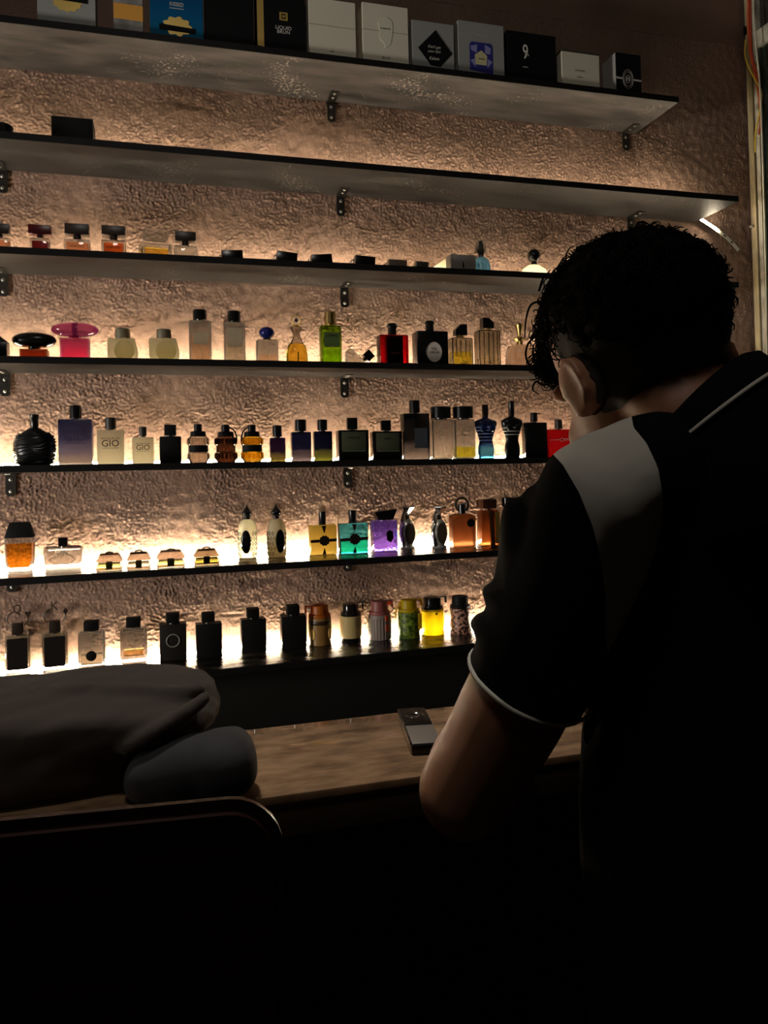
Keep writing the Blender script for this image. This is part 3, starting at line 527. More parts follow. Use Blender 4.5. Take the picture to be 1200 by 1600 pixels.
q = spot(4, 501, 534, 488, 508, yc=-.09, aspect=.5); o = rect_bottle(q, 'green glass bottle with a tall gold cap', tint('green', (.55, .82, .12), .03), None, .5, GOLD, .52, 'cyl', neck=GOLD, wallf=.07, dip=False)
boxo('liquid', liq('green', (.65, .92, .15)), o.children[0], -q.w*.41, q.w*.41, -q.d*.40, q.d*.40, q.hb*.105, q.hb*.42); plate(o, 'green_label', mat('olive_label', srgb((96, 116, 60)), .5, 0, .3), [(-q.w*.36, q.hb*.47), (q.w*.38, q.hb*.47), (q.w*.38, q.hb*.82), (-q.w*.36, q.hb*.82)], -q.d/2, .0003); text('LOEWE', .010, 0, -q.d/2-.0006, q.hb*.74, TEXTD, o)
# toppled bottle
p = spot(4, 543, 583, 530, yc=-.085, dep=.026); o = thing('toppled_bottle', 'clear bottle toppled onto its side with its black cap tilted', 'perfume bottle', (p.x-.012, p.y, p.zt+.0135), (0, -.78+PI*0, 0), ALLB)
o.location = (p.x-.020, p.y, p.zt+.0004+.0); o.rotation_euler = (0, 0, 0)
def rotp(pts, a, ox, oz): return [(ox+x*math.cos(a)+z*math.sin(a), oz-x*math.sin(a)+z*math.cos(a)) for x, z in pts]
A = math.radians(48)
finish('body', prism(BM(), [(-.022, .0), (.052, .0), (.044, .008), (-.004, .052), (-.012, .054), (-.02, .046)], -.013, .013, .003), GLASS, o)
finish('liquid', prism(BM(), [(-.018, .004), (.034, .004), (.012, .024), (-.016, .024)], -.009, .009), liq('straw'), o.children[0])
finish('cap', prism(BM(), rotp([(-.013, 0), (.013, 0), (.013, .024), (-.013, .024)], A, .036, .026), -.012, .012, .001), BLACK, o); finish('neck', prism(BM(), rotp([(-.005, -.009), (.005, -.009), (.005, .002), (-.005, .002)], A, .036, .026), -.005, .005), CHROME, o)
q = spot(4, 594, 638, 506, 523, yc=-.09, aspect=.5); o = rect_bottle(q, 'black bottle with glowing red glass sides, right of the toppled one', tint('red', (.55, .004, .012), .08), None, .5, BLACK, .30, 'cyl', solid=True, dip=False)
boxo('inner_block', mat('deep_black', (.004, .003, .003), .3), o.children[0], -q.w*.27, q.w*.30, -q.d*.49, q.d*.3, .008, q.hb*.97, .001); text('OPIUM', .009, .002, -q.d/2-.0006, q.hb*.42, mat('red_print', (.12, .02, .02), .5), o)
finish('cap_rim', lathe(BM(), [(q.w*.17, q.h-.012), (q.w*.19, q.h-.009), (q.w*.15, q.h-.004)], 16), BLACK, o, 40)
q = spot(4, 652, 700, 502, 517, yc=-.09, aspect=.55); o = rect_bottle(q, 'large black bottle with a pale oval window on its front', BLACK, None, .5, BLACK, .26, 'cyl', solid=True, bev=.003)
cx = q.w*.03; plate(o, 'oval_window', mat('window_cream', srgb((228, 214, 200)), .4, 0, .0), oval(q.w*.25, q.w*.31, 32, cx, q.hb*.42), -q.d/2, .0006); bm = BM(); tube(bm, [(a, 0, b_) for a, b_ in oval(q.w*.255, q.w*.315, 32, cx, q.hb*.42)], .0012, 6, 1, True, False); finish('oval_rim', bm, CHROME, o, 50, (0, -q.d/2-.0008, 0)); text('YSL', .013, cx, -q.d/2-.0008, q.hb*.50, TEXTD, o); text('OPIUM', .010, cx, -q.d/2-.0008, q.hb*.40, TEXTD, o); finish('cap_rim', lathe(BM(), [(q.w*.14, q.h-.009), (q.w*.17, q.h-.006), (q.w*.12, q.h)], 16), BLACK, o, 40)
SCR = mat('script_print', (.05, .045, .03), .5)
def scrawl(o, q, z, sc):
    bm = BM(); y = -q.d/2-.0006
    for pts in (((-.016, -.004), (-.006, .006), (.003, .008), (.010, .003), (.014, -.001)), ((-.018, .004), (-.006, -.001), (.006, .001), (.018, .008)), ((-.012, -.006), (0, .002), (.012, -.006), (.016, -.010))): tube(bm, [(a*sc, y, z+b_*sc) for a, b_ in pts], .0008, 5, 4)
    finish('scrawl', bm, SCR, o)
q = spot(4, 706, 740, 508, 527, yc=-.09, aspect=.6); o = rect_bottle(q, 'clear ribbed bottle with yellow liquid and slanted black cap', tint('straw_glass', (.96, .94, .82)), liq('yellow', (.96, .9, .1)), .5, BLACK, .52, 'slantL', neck=GOLD, gap=.008, wallf=.08); scrawl(o, q, .014, .85)
for k in (-.3, -.1, .12, .32): boxo('rib', GLASS, o.children[0], q.w*k-.0012, q.w*k+.0012, -q.d/2-.0012, -q.d/2, q.hb*.4, q.hb*.98)
q = spot(4, 748, 783, 498, 515, yc=-.09, aspect=.6); o = rect_bottle(q, 'tall clear ribbed bottle with scrawled black writing and slanted cap', tint('straw_glass'), liq('straw'), .2, BLACK, .48, 'slantR', neck=GOLD, gap=.006, wallf=.08); scrawl(o, q, .016, 1.0)
for k in (-.28, -.06, .14, .32): boxo('rib', GLASS, o.children[0], q.w*k-.0012, q.w*k+.0012, -q.d/2-.0012, -q.d/2, q.hb*.1, q.hb*.98)
q = spot(4, 796, 838, 505, 537, yc=-.085); r = q.w/2; o = thing('perfume_bottle', 'pale domed bottle half hidden by the hanging fringe, fourth shelf', 'perfume bottle', q.loc, (0, 0, 0), ALLB); finish('body', lathe(BM(), [(r*.95, 0), (r, .003), (r*.97, q.hb*.7), (r*.8, q.hb*.93), (r*.25, q.hb)], 26), tint('peach_pale', (.98, .86, .74), .1), o, 50); finish('stopper', lathe(BM(), [(r*.25, q.hb), (r*.2, q.hb+.01), (r*.42, q.hb+.018), (r*.1, q.hb+.026), (r*.3, q.h-.006), (r*.03, q.h)], 18), GOLD, o, 30)

# ---- shelf 5
def s5(xl, xr, yt, ysh, aspect=.5, yc=-.09, **k): return spot(5, xl, xr, yt, ysh, yc=yc, aspect=aspect, **k)
q = s5(17, 84, 648, 668, yc=-.085, aspect=.6); r = q.w/2; o = thing('perfume_bottle', 'large black woven round bottle at the left of the fifth shelf', 'perfume bottle', q.loc, (0, 0, 0), ALLB); h = q.hb; BTEX = mat('black_weave', (.008, .008, .008), .3); 
finish('body', lathe(BM(), [(r*.72, 0), (r*.9, h*.08), (r, h*.35), (r*.98, h*.65), (r*.86, h*.8), (r*.45, h*.93), (r*.26, h)], 32, sy=.6), BTEX, o, 60)
bm = BM()
for k in range(11):
    z = h*(.08+.075*k); rr_ = r*np.interp(z/h, [0, .08, .35, .65, .8, .93], [.72, .9, 1, .98, .86, .45]); tube(bm, [(rr_*math.cos(t)*1.01, rr_*.6*math.sin(t)*1.01, z+.003*math.sin(5*t+k)+.0012*random.uniform(-1, 1)) for t in np.linspace(0, 2*PI, 30, endpoint=False)], .0018, 5, 1, True, False)
finish('woven_band', bm, BTEX, o.children[0], 60); finish('cap', lathe(BM(), [(r*.2, h), (r*.2, q.h-.012), (r*.23, q.h-.010), (r*.23, q.h)], 20), BLACK, o, 40)
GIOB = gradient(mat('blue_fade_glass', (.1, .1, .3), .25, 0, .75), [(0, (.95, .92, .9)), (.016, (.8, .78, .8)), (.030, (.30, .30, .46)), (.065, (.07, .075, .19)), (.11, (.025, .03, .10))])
def gio(o, q, sc, m=TEXTD):
    text('GIO', .026*sc, 0, -q.d/2-.0006, q.hb*.60, m, o, 1.0); text('ACQUA DI', .008*sc, 0, -q.d/2-.0006, q.hb*.75, m, o, 1.2); text('GIORGIO ARMANI', .0045*sc, 0, -q.d/2-.0006, q.hb*.47, m, o, 1.1)
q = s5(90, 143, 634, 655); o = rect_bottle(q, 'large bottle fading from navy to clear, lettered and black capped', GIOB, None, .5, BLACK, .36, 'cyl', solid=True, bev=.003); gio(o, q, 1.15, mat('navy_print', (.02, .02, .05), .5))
FCREAM = frost('lit_cream', (.98, .93, .74), .55)
q = s5(151, 193, 653, 672); o = rect_bottle(q, 'frosted cream bottle with dark lettering, the larger of two alike', FCREAM, None, .5, mat('dark_grey_cap', srgb((52, 46, 40)), .4), .42, 'cyl', solid=True, bev=.003); gio(o, q, .95)
q = s5(206, 240, 667, 683); o = rect_bottle(q, 'frosted cream bottle with dark lettering, the smaller of two alike', FCREAM, None, .5, mat('dark_grey_cap'), .36, 'cyl', solid=True, bev=.003); gio(o, q, .75)
q = s5(249, 283, 664, 682); rect_bottle(q, 'matte black bottle with square cap right of the small cream one', BLACKM, None, .5, BLACKM, .55, 'box', solid=True, bev=.003, wallf=.1)
def grenade(label, xl, xr, yt, ysh, gm, band, side=None, capw=.40):
    q = s5(xl, xr, yt, ysh, yc=-.085, aspect=.8); r = q.w/2; h = q.hb; o = thing('perfume_bottle', label, 'perfume bottle', q.loc, (0, 0, 0), ALLB)
    by = finish('body', lathe(BM(), [(r*.80, 0), (r*.84, h*.05), (r*.98, h*.12), (r, h*.38), (r*.88, h*.42), (r*.88, h*.66), (r, h*.70), (r*.98, h*.94), (r*.75, h)], 28, sy=.75), gm, o, 35)
    for lo, hi in ((.14, .36), (.72, .92)):
        for k in range(9):
            a = PI+PI*(k+.5)/9; finish('pad', box(BM(), -r*.12, r*.12, -.0016, .0012, h*lo, h*hi, .0006, 1), gm, by, None, (r*1.0*math.cos(a), r*.75*math.sin(a), 0)).rotation_euler = (0, 0, math.atan2(math.cos(a)*-1, math.sin(a)*1.0)+PI)
    if band: finish('band', lathe(BM(), [(r*.90, h*.41), (r*.93, h*.42), (r*.93, h*.66), (r*.90, h*.67)], 28, sy=.77), BLACKM, o, 35)
    finish('shoulder_cap', lathe(BM(), [(r*.76, h), (r*.72, h+(q.h-h)*.4), (r*.42, h+(q.h-h)*.46)], 24, sy=.8), BLACK, o, 35); finish('cap', lathe(BM(), [(r*.38, h+(q.h-h)*.46), (r*.38, q.h-.001), (r*.34, q.h)], 20), BLACK, o, 40)
    if side: finish('pull_lever', tube(BM(), [(side*r*.3, -.002, q.h-.006), (side*r*.72, -.002, h+(q.h-h)*.55), (side*r*.95, -.002, h+.004), (side*r*1.0, -.002, h-.012)], .0022, 6), BLACK, o, 60)
grenade('clear grenade shaped bottle with a black waist band', 293, 327, 663, 682, tint('clear_warm', (.96, .90, .82), .02), True)
grenade('dark brown grenade shaped bottle without a band', 336, 371, 664, 682, tint('brown', (.05, .022, .010), .05), False, 1)
grenade('golden amber grenade shaped bottle with a black waist band', 378, 412, 664, 682, liq('amber_gold'), True, -1)
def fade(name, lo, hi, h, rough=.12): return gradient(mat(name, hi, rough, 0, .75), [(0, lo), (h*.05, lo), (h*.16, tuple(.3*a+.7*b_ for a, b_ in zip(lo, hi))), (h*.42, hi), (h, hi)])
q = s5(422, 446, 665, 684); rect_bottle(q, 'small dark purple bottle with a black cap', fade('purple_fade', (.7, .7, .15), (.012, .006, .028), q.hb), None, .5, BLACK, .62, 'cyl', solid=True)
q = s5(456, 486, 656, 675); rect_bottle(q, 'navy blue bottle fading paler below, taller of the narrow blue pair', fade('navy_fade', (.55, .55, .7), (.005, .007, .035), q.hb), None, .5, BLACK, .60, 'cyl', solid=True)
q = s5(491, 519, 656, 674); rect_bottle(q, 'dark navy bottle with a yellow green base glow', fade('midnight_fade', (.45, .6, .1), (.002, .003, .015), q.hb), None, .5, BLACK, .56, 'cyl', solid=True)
def framed(label, xl, xr, yt, ysh, txt):
    q = s5(xl, xr, yt, ysh, .45); o = rect_bottle(q, label, mat('black_frame_glass', (.006, .006, .005), .15), None, .5, BLACK, .34, 'box', solid=True, bev=.002, capdep=.014)
    pn = boxo('front_window', mat('olive_window', srgb((74, 78, 60)), .25), o, -q.w*.40, q.w*.40, -q.d/2-.0005, -q.d/2+.002, q.hb*.16, q.hb*.94, .0005)
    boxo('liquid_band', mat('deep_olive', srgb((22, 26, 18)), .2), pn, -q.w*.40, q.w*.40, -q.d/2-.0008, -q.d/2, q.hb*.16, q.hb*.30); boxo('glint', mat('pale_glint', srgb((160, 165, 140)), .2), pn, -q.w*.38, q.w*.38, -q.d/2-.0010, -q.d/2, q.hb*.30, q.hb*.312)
    text(txt, .009, 0, -q.d/2-.0008, q.hb*.74, mat('olive_print', srgb((40, 42, 32)), .5), o)
framed('wide black framed bottle with a murky green window', 529, 576, 653, 672, 'PARFUM')
framed('smaller black framed bottle with a dark green window', 583, 628, 657, 674, 'BLEU')
q = s5(631, 671, 626, 646); o = rect_bottle(q, 'tall rectangular bottle fading from black to clear', fade('grey_fade', (.85, .86, .88), (.012, .014, .018), q.hb), None, .5, BLACK, .40, 'cyl', solid=True, bev=.002); plate(o, 'grey_plate', mat('smoke_plate', srgb((70, 74, 80)), .3), [(-q.w*.1, q.hb*.25), (q.w*.4, q.hb*.25), (q.w*.4, q.hb*.68), (-q.w*.1, q.hb*.68)], -q.d/2, .0002)
for lab, xl, xr, lq, lev in (('clear bottle with a wide black cap, left one of the touching pair', 676, 708, liq('straw'), .06), ('clear bottle with yellow liquid, right one of the touching pair', 711, 743, liq('chartreuse', (.80, .80, .06)), .28)):
    q = s5(xl, xr, 636, 655, .6); o = rect_bottle(q, lab, GLASS, lq, lev, BLACK, .94, 'cyl', wallf=.05, floorf=.04); text('INFUSION', .0065, 0, -q.d/2-.0006, q.hb*.60, TEXTD, o)
def torso(label, xl, xr, yt, ysh, m, stripes, capm, chest_m):
    q = s5(xl, xr, yt, ysh, yc=-.085); W = q.w/2; h = q.hb; o = thing('perfume_bottle', label, 'perfume bottle', q.loc, (0, 0, 0), ALLB)
    prof = [(.66, 0), (.68, .08), (.70, .18), (.66, .30), (.56, .42), (.60, .50), (.74, .62), (.90, .76), (.98, .86), (.92, .91), (.55, .955), (.26, .985), (.22, 1)]
    by = finish('torso', lathe(BM(), [(W*a, h*b_) for a, b_ in prof], 32, sy=.55), m, o, 60)
    for k in (-1, 1): finish('chest', lathe(BM(), [(W*.30*math.cos(t)+.0002, W*.13*math.sin(t)) for t in np.linspace(0, PI/2, 6)], 18), chest_m, by, 60, (k*W*.36, -W*.44, h*.74)).rotation_euler = (PI/2, 0, 0)
    for zz in stripes:
        bm = BM(); rr_ = W*np.interp(zz, [p[1] for p in prof], [p[0] for p in prof]); 
        lathe(bm, [(rr_*1.012, h*zz-.0013), (rr_*1.022, h*zz), (rr_*1.012, h*zz+.0013)], 32, sy=.56, caps=False); finish('stripe', bm, MATS['stripe_'+label.split()[0]], by, 60)
    finish('neck', lathe(BM(), [(W*.24, h), (W*.24, h+.003)], 16), m, o, 40); finish('cap', lathe(BM(), [(W*.22, h+.003), (W*.26, h+.005), (W*.26, q.h-.001), (W*.2, q.h)], 16), capm, o, 40)
mat('stripe_blue', (.30, .38, .85), .3); mat('stripe_black', (.5, .48, .42), .3)
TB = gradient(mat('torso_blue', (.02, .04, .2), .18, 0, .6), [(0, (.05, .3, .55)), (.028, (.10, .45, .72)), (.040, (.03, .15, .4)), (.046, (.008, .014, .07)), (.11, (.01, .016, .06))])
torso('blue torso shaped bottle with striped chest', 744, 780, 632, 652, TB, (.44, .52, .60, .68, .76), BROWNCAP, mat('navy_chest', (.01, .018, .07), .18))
torso('black torso shaped bottle with pale chest stripes', 786, 820, 627, 650, BLACK, (.56, .64, .72), BLACK, BLACK)
q = s5(822, 855, 645, 660); o = rect_bottle(q, 'black flask bottle with a spray top next to the black torso', mat('gun_black', (.012, .012, .012), .12, .3), None, .5, BLACK, .32, 'cyl', solid=True, bev=.004); finish('nozzle', tube(BM(), [(0, -.002, q.h-.006), (.012, -.002, q.h-.003), (.020, -.002, q.h-.004)], .0016, 6), BLACK, o, 60)
q = s5(857, 900, 656, 671); o = rect_bottle(q, 'bright red bottle partly behind the white shoulder panel', mat('bright_red_glass', (.8, .012, .02), .12, 0, .5), None, .5, BROWNCAP, .26, 'cyl', solid=True, bev=.003)
bm = BM(); tube(bm, [(-q.w*.45, 0, 0), (-q.w*.15, 0, .001), (0, 0, .005), (q.w*.12, 0, -.002), (q.w*.2, 0, .004), (q.w*.45, 0, 0)], .0008, 5); tube(bm, [(-q.w*.1, 0, -.001), (.0, 0, -.004), (q.w*.1, 0, .004), (q.w*.22, 0, -.001)], .0008, 5); finish('silver_scroll', bm, TEXTW, o, None, (0, -q.d/2-.0006, q.hb*.62))

# ---- shelf 6
def s6(xl, xr, yt, ysh, base, **k): return spot(6, xl, xr, yt, ysh, base=base, **k)
q = s6(7, 53, 816, 841, 893, aspect=.5); W, d, h = q.w, q.d, q.hb; o = thing('perfume_bottle', 'tall amber filled bottle with a black tapered cap, left end of the sixth shelf', 'perfume bottle', q.loc, (0, 0, 0), ALLB)
out = [(-W*.38, 0), (W*.38, 0), (W*.47, h*.3), (W*.5, h), (-W*.5, h), (-W*.47, h*.3)]
by = finish('body', prism(BM(), out, -d/2, d/2, .003), GLASS, o); finish('liquid', prism(BM(), [(x*.88, .010+z*.72) for x, z in out], -d*.42, d*.42), liq('cognac', (.93, .36, .02)), by)
finish('dip_tube', tube(BM(), [(0, 0, h*.95), (-.002, 0, h*.6), (-.010, 0, h*.14)], .001, 6), TUBE, by); boxo('cap', BLACKM, o, -W*.51, W*.51, -d*.52, d*.52, h+.0006, q.h, .002, top=.66); text('DAVIDOFF', .0062, -.006, -d/2-.0006, h*.90, TEXTD, o)
q = s6(67, 128, 840, 857, 888, aspect=.45); W, d, h = q.w, q.d, q.hb; o = thing('perfume_bottle', 'wide faceted clear bottle with a dark ribbon bow and square cap', 'perfume bottle', q.loc, (0, 0, 0), ALLB)
by = finish('body', prism(BM(), [(-W*.44, 0), (W*.44, 0), (W*.5, h*.9), (W*.46, h), (-W*.46, h), (-W*.5, h*.9)], -d/2, d/2, .004), GLASS, o); finish('facet', prism(BM(), [(-W*.36, h*.45), (0, h*.88), (W*.36, h*.45), (W*.2, h*.2), (-W*.2, h*.2)], -d/2-.002, -d/2+.001, .0015), GLASS, by)
boxo('cap', BLACK, o, -W*.12, W*.12, -W*.1, W*.1, h+.0035, q.h, .001); bw = BM(); tube(bw, [(0, -.004, h+.002), (-W*.2, -.006, h+.004), (-W*.40, -.004, h+.004), (-W*.42, -.002, h+.0012), (-W*.2, -.004, h+.0012), (0, -.004, h+.002)], .0014, 5); tube(bw, [(0, -.004, h+.002), (W*.2, -.006, h+.004), (W*.38, -.004, h+.004), (W*.44, -.002, h+.0012), (W*.2, -.004, h+.0012), (0, -.004, h+.002)], .0014, 5); finish('ribbon_bow', bw, mat('burgundy', (.06, .008, .012), .4), o, 60)
finish('neck', lathe(BM(), [(W*.07, h-.001), (W*.07, h+.004)], 14), CHROME, o, 40)
def low(label, xl, xr, yt, ysh, base, gm, lm, capm, rot=0):
    q = s6(xl, xr, yt, ysh, base, aspect=.75); W, d, h = q.w, q.d, q.hb; o = thing('perfume_bottle', label, 'perfume bottle', q.loc, (0, 0, rot), 'low hexagonal bottles on the sixth shelf')
    by = finish('body', prism(BM(), [(-W*.46, 0), (W*.46, 0), (W*.5, h*.3), (W*.48, h*.62), (W*.36, h), (-W*.36, h), (-W*.48, h*.62), (-W*.5, h*.3)], -d/2, d/2, .002), gm, o); boxo('liquid', lm, by, -W*.42, W*.42, -d*.42, d*.42, .003, h*.48, .001)
    boxo('lid_slab', capm, o, -W*.34, W*.34, -d*.36, d*.36, h, h+(q.h-h)*.35, .001); finish('lid_handle', tube(BM(), [(-W*.16, 0, h+(q.h-h)*.3), (-W*.1, 0, q.h-.003), (0, 0, q.h-.0015), (W*.1, 0, q.h-.003), (W*.16, 0, h+(q.h-h)*.3)], .0018, 7), BROWNCAP, o, 60); boxo('dark_core', mat('olive_core', (.05, .045, .015), .3), by, -W*.12, W*.12, -d*.2, d*.2, .003, h*.55, .001)
TAUPEG = tint('taupe_clear', (.92, .84, .72), .03); LIME = liq('lime', (.86, .9, .35))
low('low clear hexagonal bottle with lime liquid, first of four, by the bow bottle', 149, 191, 862, 868, 892, TAUPEG, LIME, TAUPEG)
low('low clear hexagonal bottle with a dark olive middle, second of four', 197, 236, 859, 866, 890, TAUPEG, liq('straw'), BLACK)
low('low clear hexagonal bottle with pale green liquid, third of four', 244, 290, 857, 863, 887, TAUPEG, LIME, TAUPEG)
low('low smoky hexagonal bottle with olive liquid, darkest and last of four', 303, 344, 854, 861, 883, tint('smoke', (.42, .36, .25), .04), liq('olive', (.5, .42, .08)), tint('smoke'))
def attar(label, xl, xr, yt, yn, base, turn):
    q = s6(xl, xr, yt, yn, base, aspect=.9); r = q.w/2; h = q.hb; o = thing('perfume_bottle', label, 'perfume bottle', q.loc, (0, 0, turn), ALLB)
    CR = glow_through(mat('cream_lacquer', srgb((228, 220, 190)), .4), srgb((235, 222, 185)), .6)
    by = finish('body', lathe(BM(), [(r*.92, 0), (r, .002), (r, h*.72), (r*.93, h*.84), (r*.7, h*.95), (r*.35, h)], 30), CR, o, 50)
    bm = BM(); rr_ = random.Random(3)
    for k in range(16):
        for j in range(5):
            a = 2*PI*(k+.5*(j % 2))/16; z = h*(.10+.13*j); cth, sth = math.cos(a), math.sin(a)
            if abs((a-1.5*PI+PI) % (2*PI)-PI) < .55: continue
            tube(bm, [((r+.0004)*math.cos(a+.12*x), (r+.0004)*math.sin(a+.12*x), z+h*.055*y) for x, y in ((0, 1), (1, 0), (0, -1), (-1, 0))], .0009, 4, 1, True, False)
    pt = finish('filigree', bm, mat('olive_filigree', (.06, .05, .02), .4), by); pt['kind'] = 'stuff'
    finish('medallion', lathe(BM(), [(r*.50*math.cos(t)+.0002, .0006+.002*math.sin(t)) for t in np.linspace(0, PI/2, 5)], 26, sy=2.4), BLACK, o, 60, (0, -r+.0006, h*.42)).rotation_euler = (PI/2, 0, 0)
    bm = BM(); tube(bm, [(a, 0, b_) for a, b_ in oval(r*.52, r*1.24, 30)], .0009, 5, 1, True, False); finish('medallion_rim', bm, CHROME, o, 50, (0, -r-.0008, h*.42)); finish('medallion_mark', prism(BM(), [(-.002, -.004), (.002, -.004), (0, .008)], -.0005, 0), CHROME, o, None, (0, -r-.0030, h*.56))
    H = q.h-h; finish('collar', lathe(BM(), [(r*.34, h), (r*.36, h+.003), (r*.34, h+H*.16)], 20), BLACK, o, 40); finish('collar_ring', lathe(BM(), [(r*.42, h+H*.16), (r*.55, h+H*.19), (r*.52, h+H*.26)], 24), CHROME, o, 40)
    finish('onion_stopper', lathe(BM(), [(r*.44, h+H*.25), (r*.58, h+H*.38), (r*.54, h+H*.50), (r*.34, h+H*.66), (r*.14, h+H*.82), (r*.03, q.h)], 24), BLACK, o, 60)
attar('cream filigree bottle with a black onion dome stopper, left of the pair', 374, 403, 789, 812, 872, -.25); attar('cream filigree bottle with a black onion dome stopper, right of the pair', 420, 449, 787, 811, 871, .25)
def banded(label, xl, xr, yt, ysh, base, m, m2):
    q = s6(xl, xr, yt, ysh, base, aspect=.42); W, d, h = q.w, q.d, q.hb; o = thing('perfume_bottle', label, 'perfume bottle', q.loc, (0, 0, 0), ALLB); by = boxo('body', m, o, -W/2, W/2, -d/2, d/2, 0, h, .002)
    if m2: boxo('liquid', m2, by, -W*.46, W*.46, -d*.44, d*.44, .002, h*.48)
    BZ = mat('dark_bronze', (.03, .02, .014), .35, .5); y = -d/2; orn = plate(o, 'ornament_disc', BZ, scallop(W*.19, W*.19, 10, W*.02, h*.48, .07), y, .003)
    plate(o, 'cross_band', BZ, [(-W*.5, h*.42), (W*.5, h*.44), (W*.5, h*.54), (-W*.5, h*.52)], y, .0018); plate(o, 'spike', BZ, [(W*.02-.001, h*.74), (W*.02+.001, h*.74), (W*.10, h*.985), (-W*.08, h*.985)], y, .0018); plate(o, 'spike', BZ, [(-W*.06, .001), (W*.08, .001), (W*.03, h*.22), (W*.01, h*.22)], y, .0018)
    finish('cap', lathe(BM(), [(W*.12, h), (W*.15, h+.001), (W*.13, h+.004), (W*.145, q.h-.001), (W*.12, q.h)], 18), BLACK, o, 40)
banded('square yellow frosted bottle with a dark bronze cross ornament', 486, 527, 799, 821, 867, frost('yellow', (.92, .72, .22), .35), None)
banded('square teal glass bottle with a dark bronze cross ornament', 532, 576, 797, 818, 865, tint('teal', (.08, .62, .85), .04), liq('sea_green', (.1, .9, .5)))
q = s6(585, 622, 796, 814, 861, aspect=.6); W, d, h = q.w, q.d, q.hb; PURP = tint('purple', (.17, .10, .85), .05); add_bump(PURP, 60, 1, .006, 2); o = thing('perfume_bottle', 'purple rippled glass bottle with a wide black wedge cap', 'perfume bottle', q.loc, (0, 0, 0), ALLB); boxo('body', PURP, o, -W/2, W/2, -d/2, d/2, 0, h, .002)
finish('medallion', prism(BM(), [(W*.02, h*.62), (W*.16, h*.70), (W*.30, h*.62), (W*.32, h*.42), (W*.20, h*.28), (W*.04, h*.36)], -d/2-.002, -d/2+.001, .0008), BLACK, o); finish('neck', lathe(BM(), [(W*.2, h-.001), (W*.2, h+.003)], 14), CHROME, o, 40); finish('cap', prism(BM(), [(-W*.28, h+.002), (W*.34, h+.003), (W*.52, q.h+.001), (-W*.30, q.h-.005), (-W*.42, q.h-.007)], -d*.45, d*.45, .001), BLACK, o)
SILV = mat('silver_lacquer', (.62, .59, .53), .22, .45)
def urn(label, xl, xr, yt, ysh, base):
    q = s6(xl, xr, yt, ysh, base, aspect=.7); r = q.w/2; h = q.hb; o = thing('perfume_bottle', label, 'perfume bottle', q.loc, (0, 0, 0), ALLB)
    by = finish('body', lathe(BM(), [(r*.8, 0), (r*.85, .003), (r*.6, h*.1), (r*.8, h*.28), (r*.92, h*.52), (r*.82, h*.78), (r*.5, h*.95), (r*.34, h)], 26, sy=.75), SILV, o, 60)
    finish('dark_panel', prism(BM(), [(a, b_) for a, b_ in oval(r*.58, h*.36, 24, r*.12, h*.52)], -r*.72, -r*.5, .001), mat('taupe_panel', srgb((66, 56, 44)), .35), o, 40); finish('swirl', tube(BM(), [(-r*.55, -r*.35, .006), (-r*.62, -r*.35, h*.3), (-r*.72, -r*.3, h*.58), (-r*.45, -r*.3, h*.82), (-r*.6, -r*.2, h*.95), (-r*.3, -r*.1, q.h-.010)], [.005, .007, .006, .005, .006, .003], 7), CHROME, by, 60)
    finish('stopper', lathe(BM(), [(r*.3, h), (r*.26, h+(q.h-h)*.35), (r*.34, h+(q.h-h)*.5), (r*.92, q.h-.003), (r*.88, q.h)], 8), CHROME, o, 20)
urn('silver winged urn bottle with a brown front, beside the purple bottle', 626, 654, 791, 812, 858); urn('silver winged urn bottle with a brown front, beside the ring topped amber bottle', 676, 704, 791, 812, 857)
q = s6(709, 745, 777, 803, 855, aspect=.55); W, d, h = q.w, q.d, q.hb; o = thing('perfume_bottle', 'amber frosted bottle with a dark ring around its cap', 'perfume bottle', q.loc, (0, 0, 0), ALLB)
finish('body', prism(BM(), [(-W/2, 0), (W/2, 0), (W/2, h*.9), (W*.3, h*.98), (0, h), (-W*.3, h*.98), (-W/2, h*.9)], -d/2, d/2, .003), frost('cognac', (.24, .09, .032), .4, .3), o); H = q.h-h; finish('cap', lathe(BM(), [(W*.15, h), (W*.15, h+H*.55), (W*.12, h+H*.58)], 18), BLACK, o, 40)
bm = BM(); tube(bm, [(a, 0, b_) for a, b_ in oval(H*.42, H*.42, 28, 0, h+H*.54)], .0034, 8, 1, True, False); finish('ring', bm, BROWNCAP, o, 60); finish('seal', lathe(BM(), [(W*.17, 0), (W*.17, .0015), (W*.13, .0022)], 20), BLACK, o, 40, (W*.27, -d/2+.0005, h*.72)).rotation_euler = (PI/2, 0, 0)
q = s6(753, 783, 780, 798, 852, aspect=.7); W, d, h = q.w, q.d, q.hb; o = thing('perfume_bottle', 'tapered amber bottle with a brown ridge and flat brown cap', 'perfume bottle', q.loc, (0, 0, 0), ALLB); by = boxo('body', frost('amber', (.26, .085, .022), .25, .3), o, -W/2, W/2, -d/2, d/2, 0, h, .002, top=.84)
BR = mat('brown_metal', (.07, .025, .012), .3, .4); finish('ridge', prism(BM(), [(-W*.02, 0), (W*.2, 0), (W*.14, h), (-W*.06, h)], -d/2-.003, -d*.3, .001), BR, o); boxo('side_plate', mat('dull_gold', srgb((150, 120, 62)), .35, .5), o, W*.22, W*.47, -d/2-.001, -d/2+.001, .004, h*.96, top=.9); boxo('cap', BR, o, -W*.36, W*.36, -d*.4, d*.4, h+.006, q.h, .002); finish('neck', lathe(BM(), [(W*.15, h-.001), (W*.15, h+.007)], 14), BR, o, 40)
q = s6(786, 812, 777, 793, 850, aspect=.8); rect_bottle(q, 'slim pale bottle with ridged black cap half behind the dark sleeve', frost('pale_taupe', (.8, .66, .55), .4), None, .5, BLACK, .62, 'cyl', solid=True)

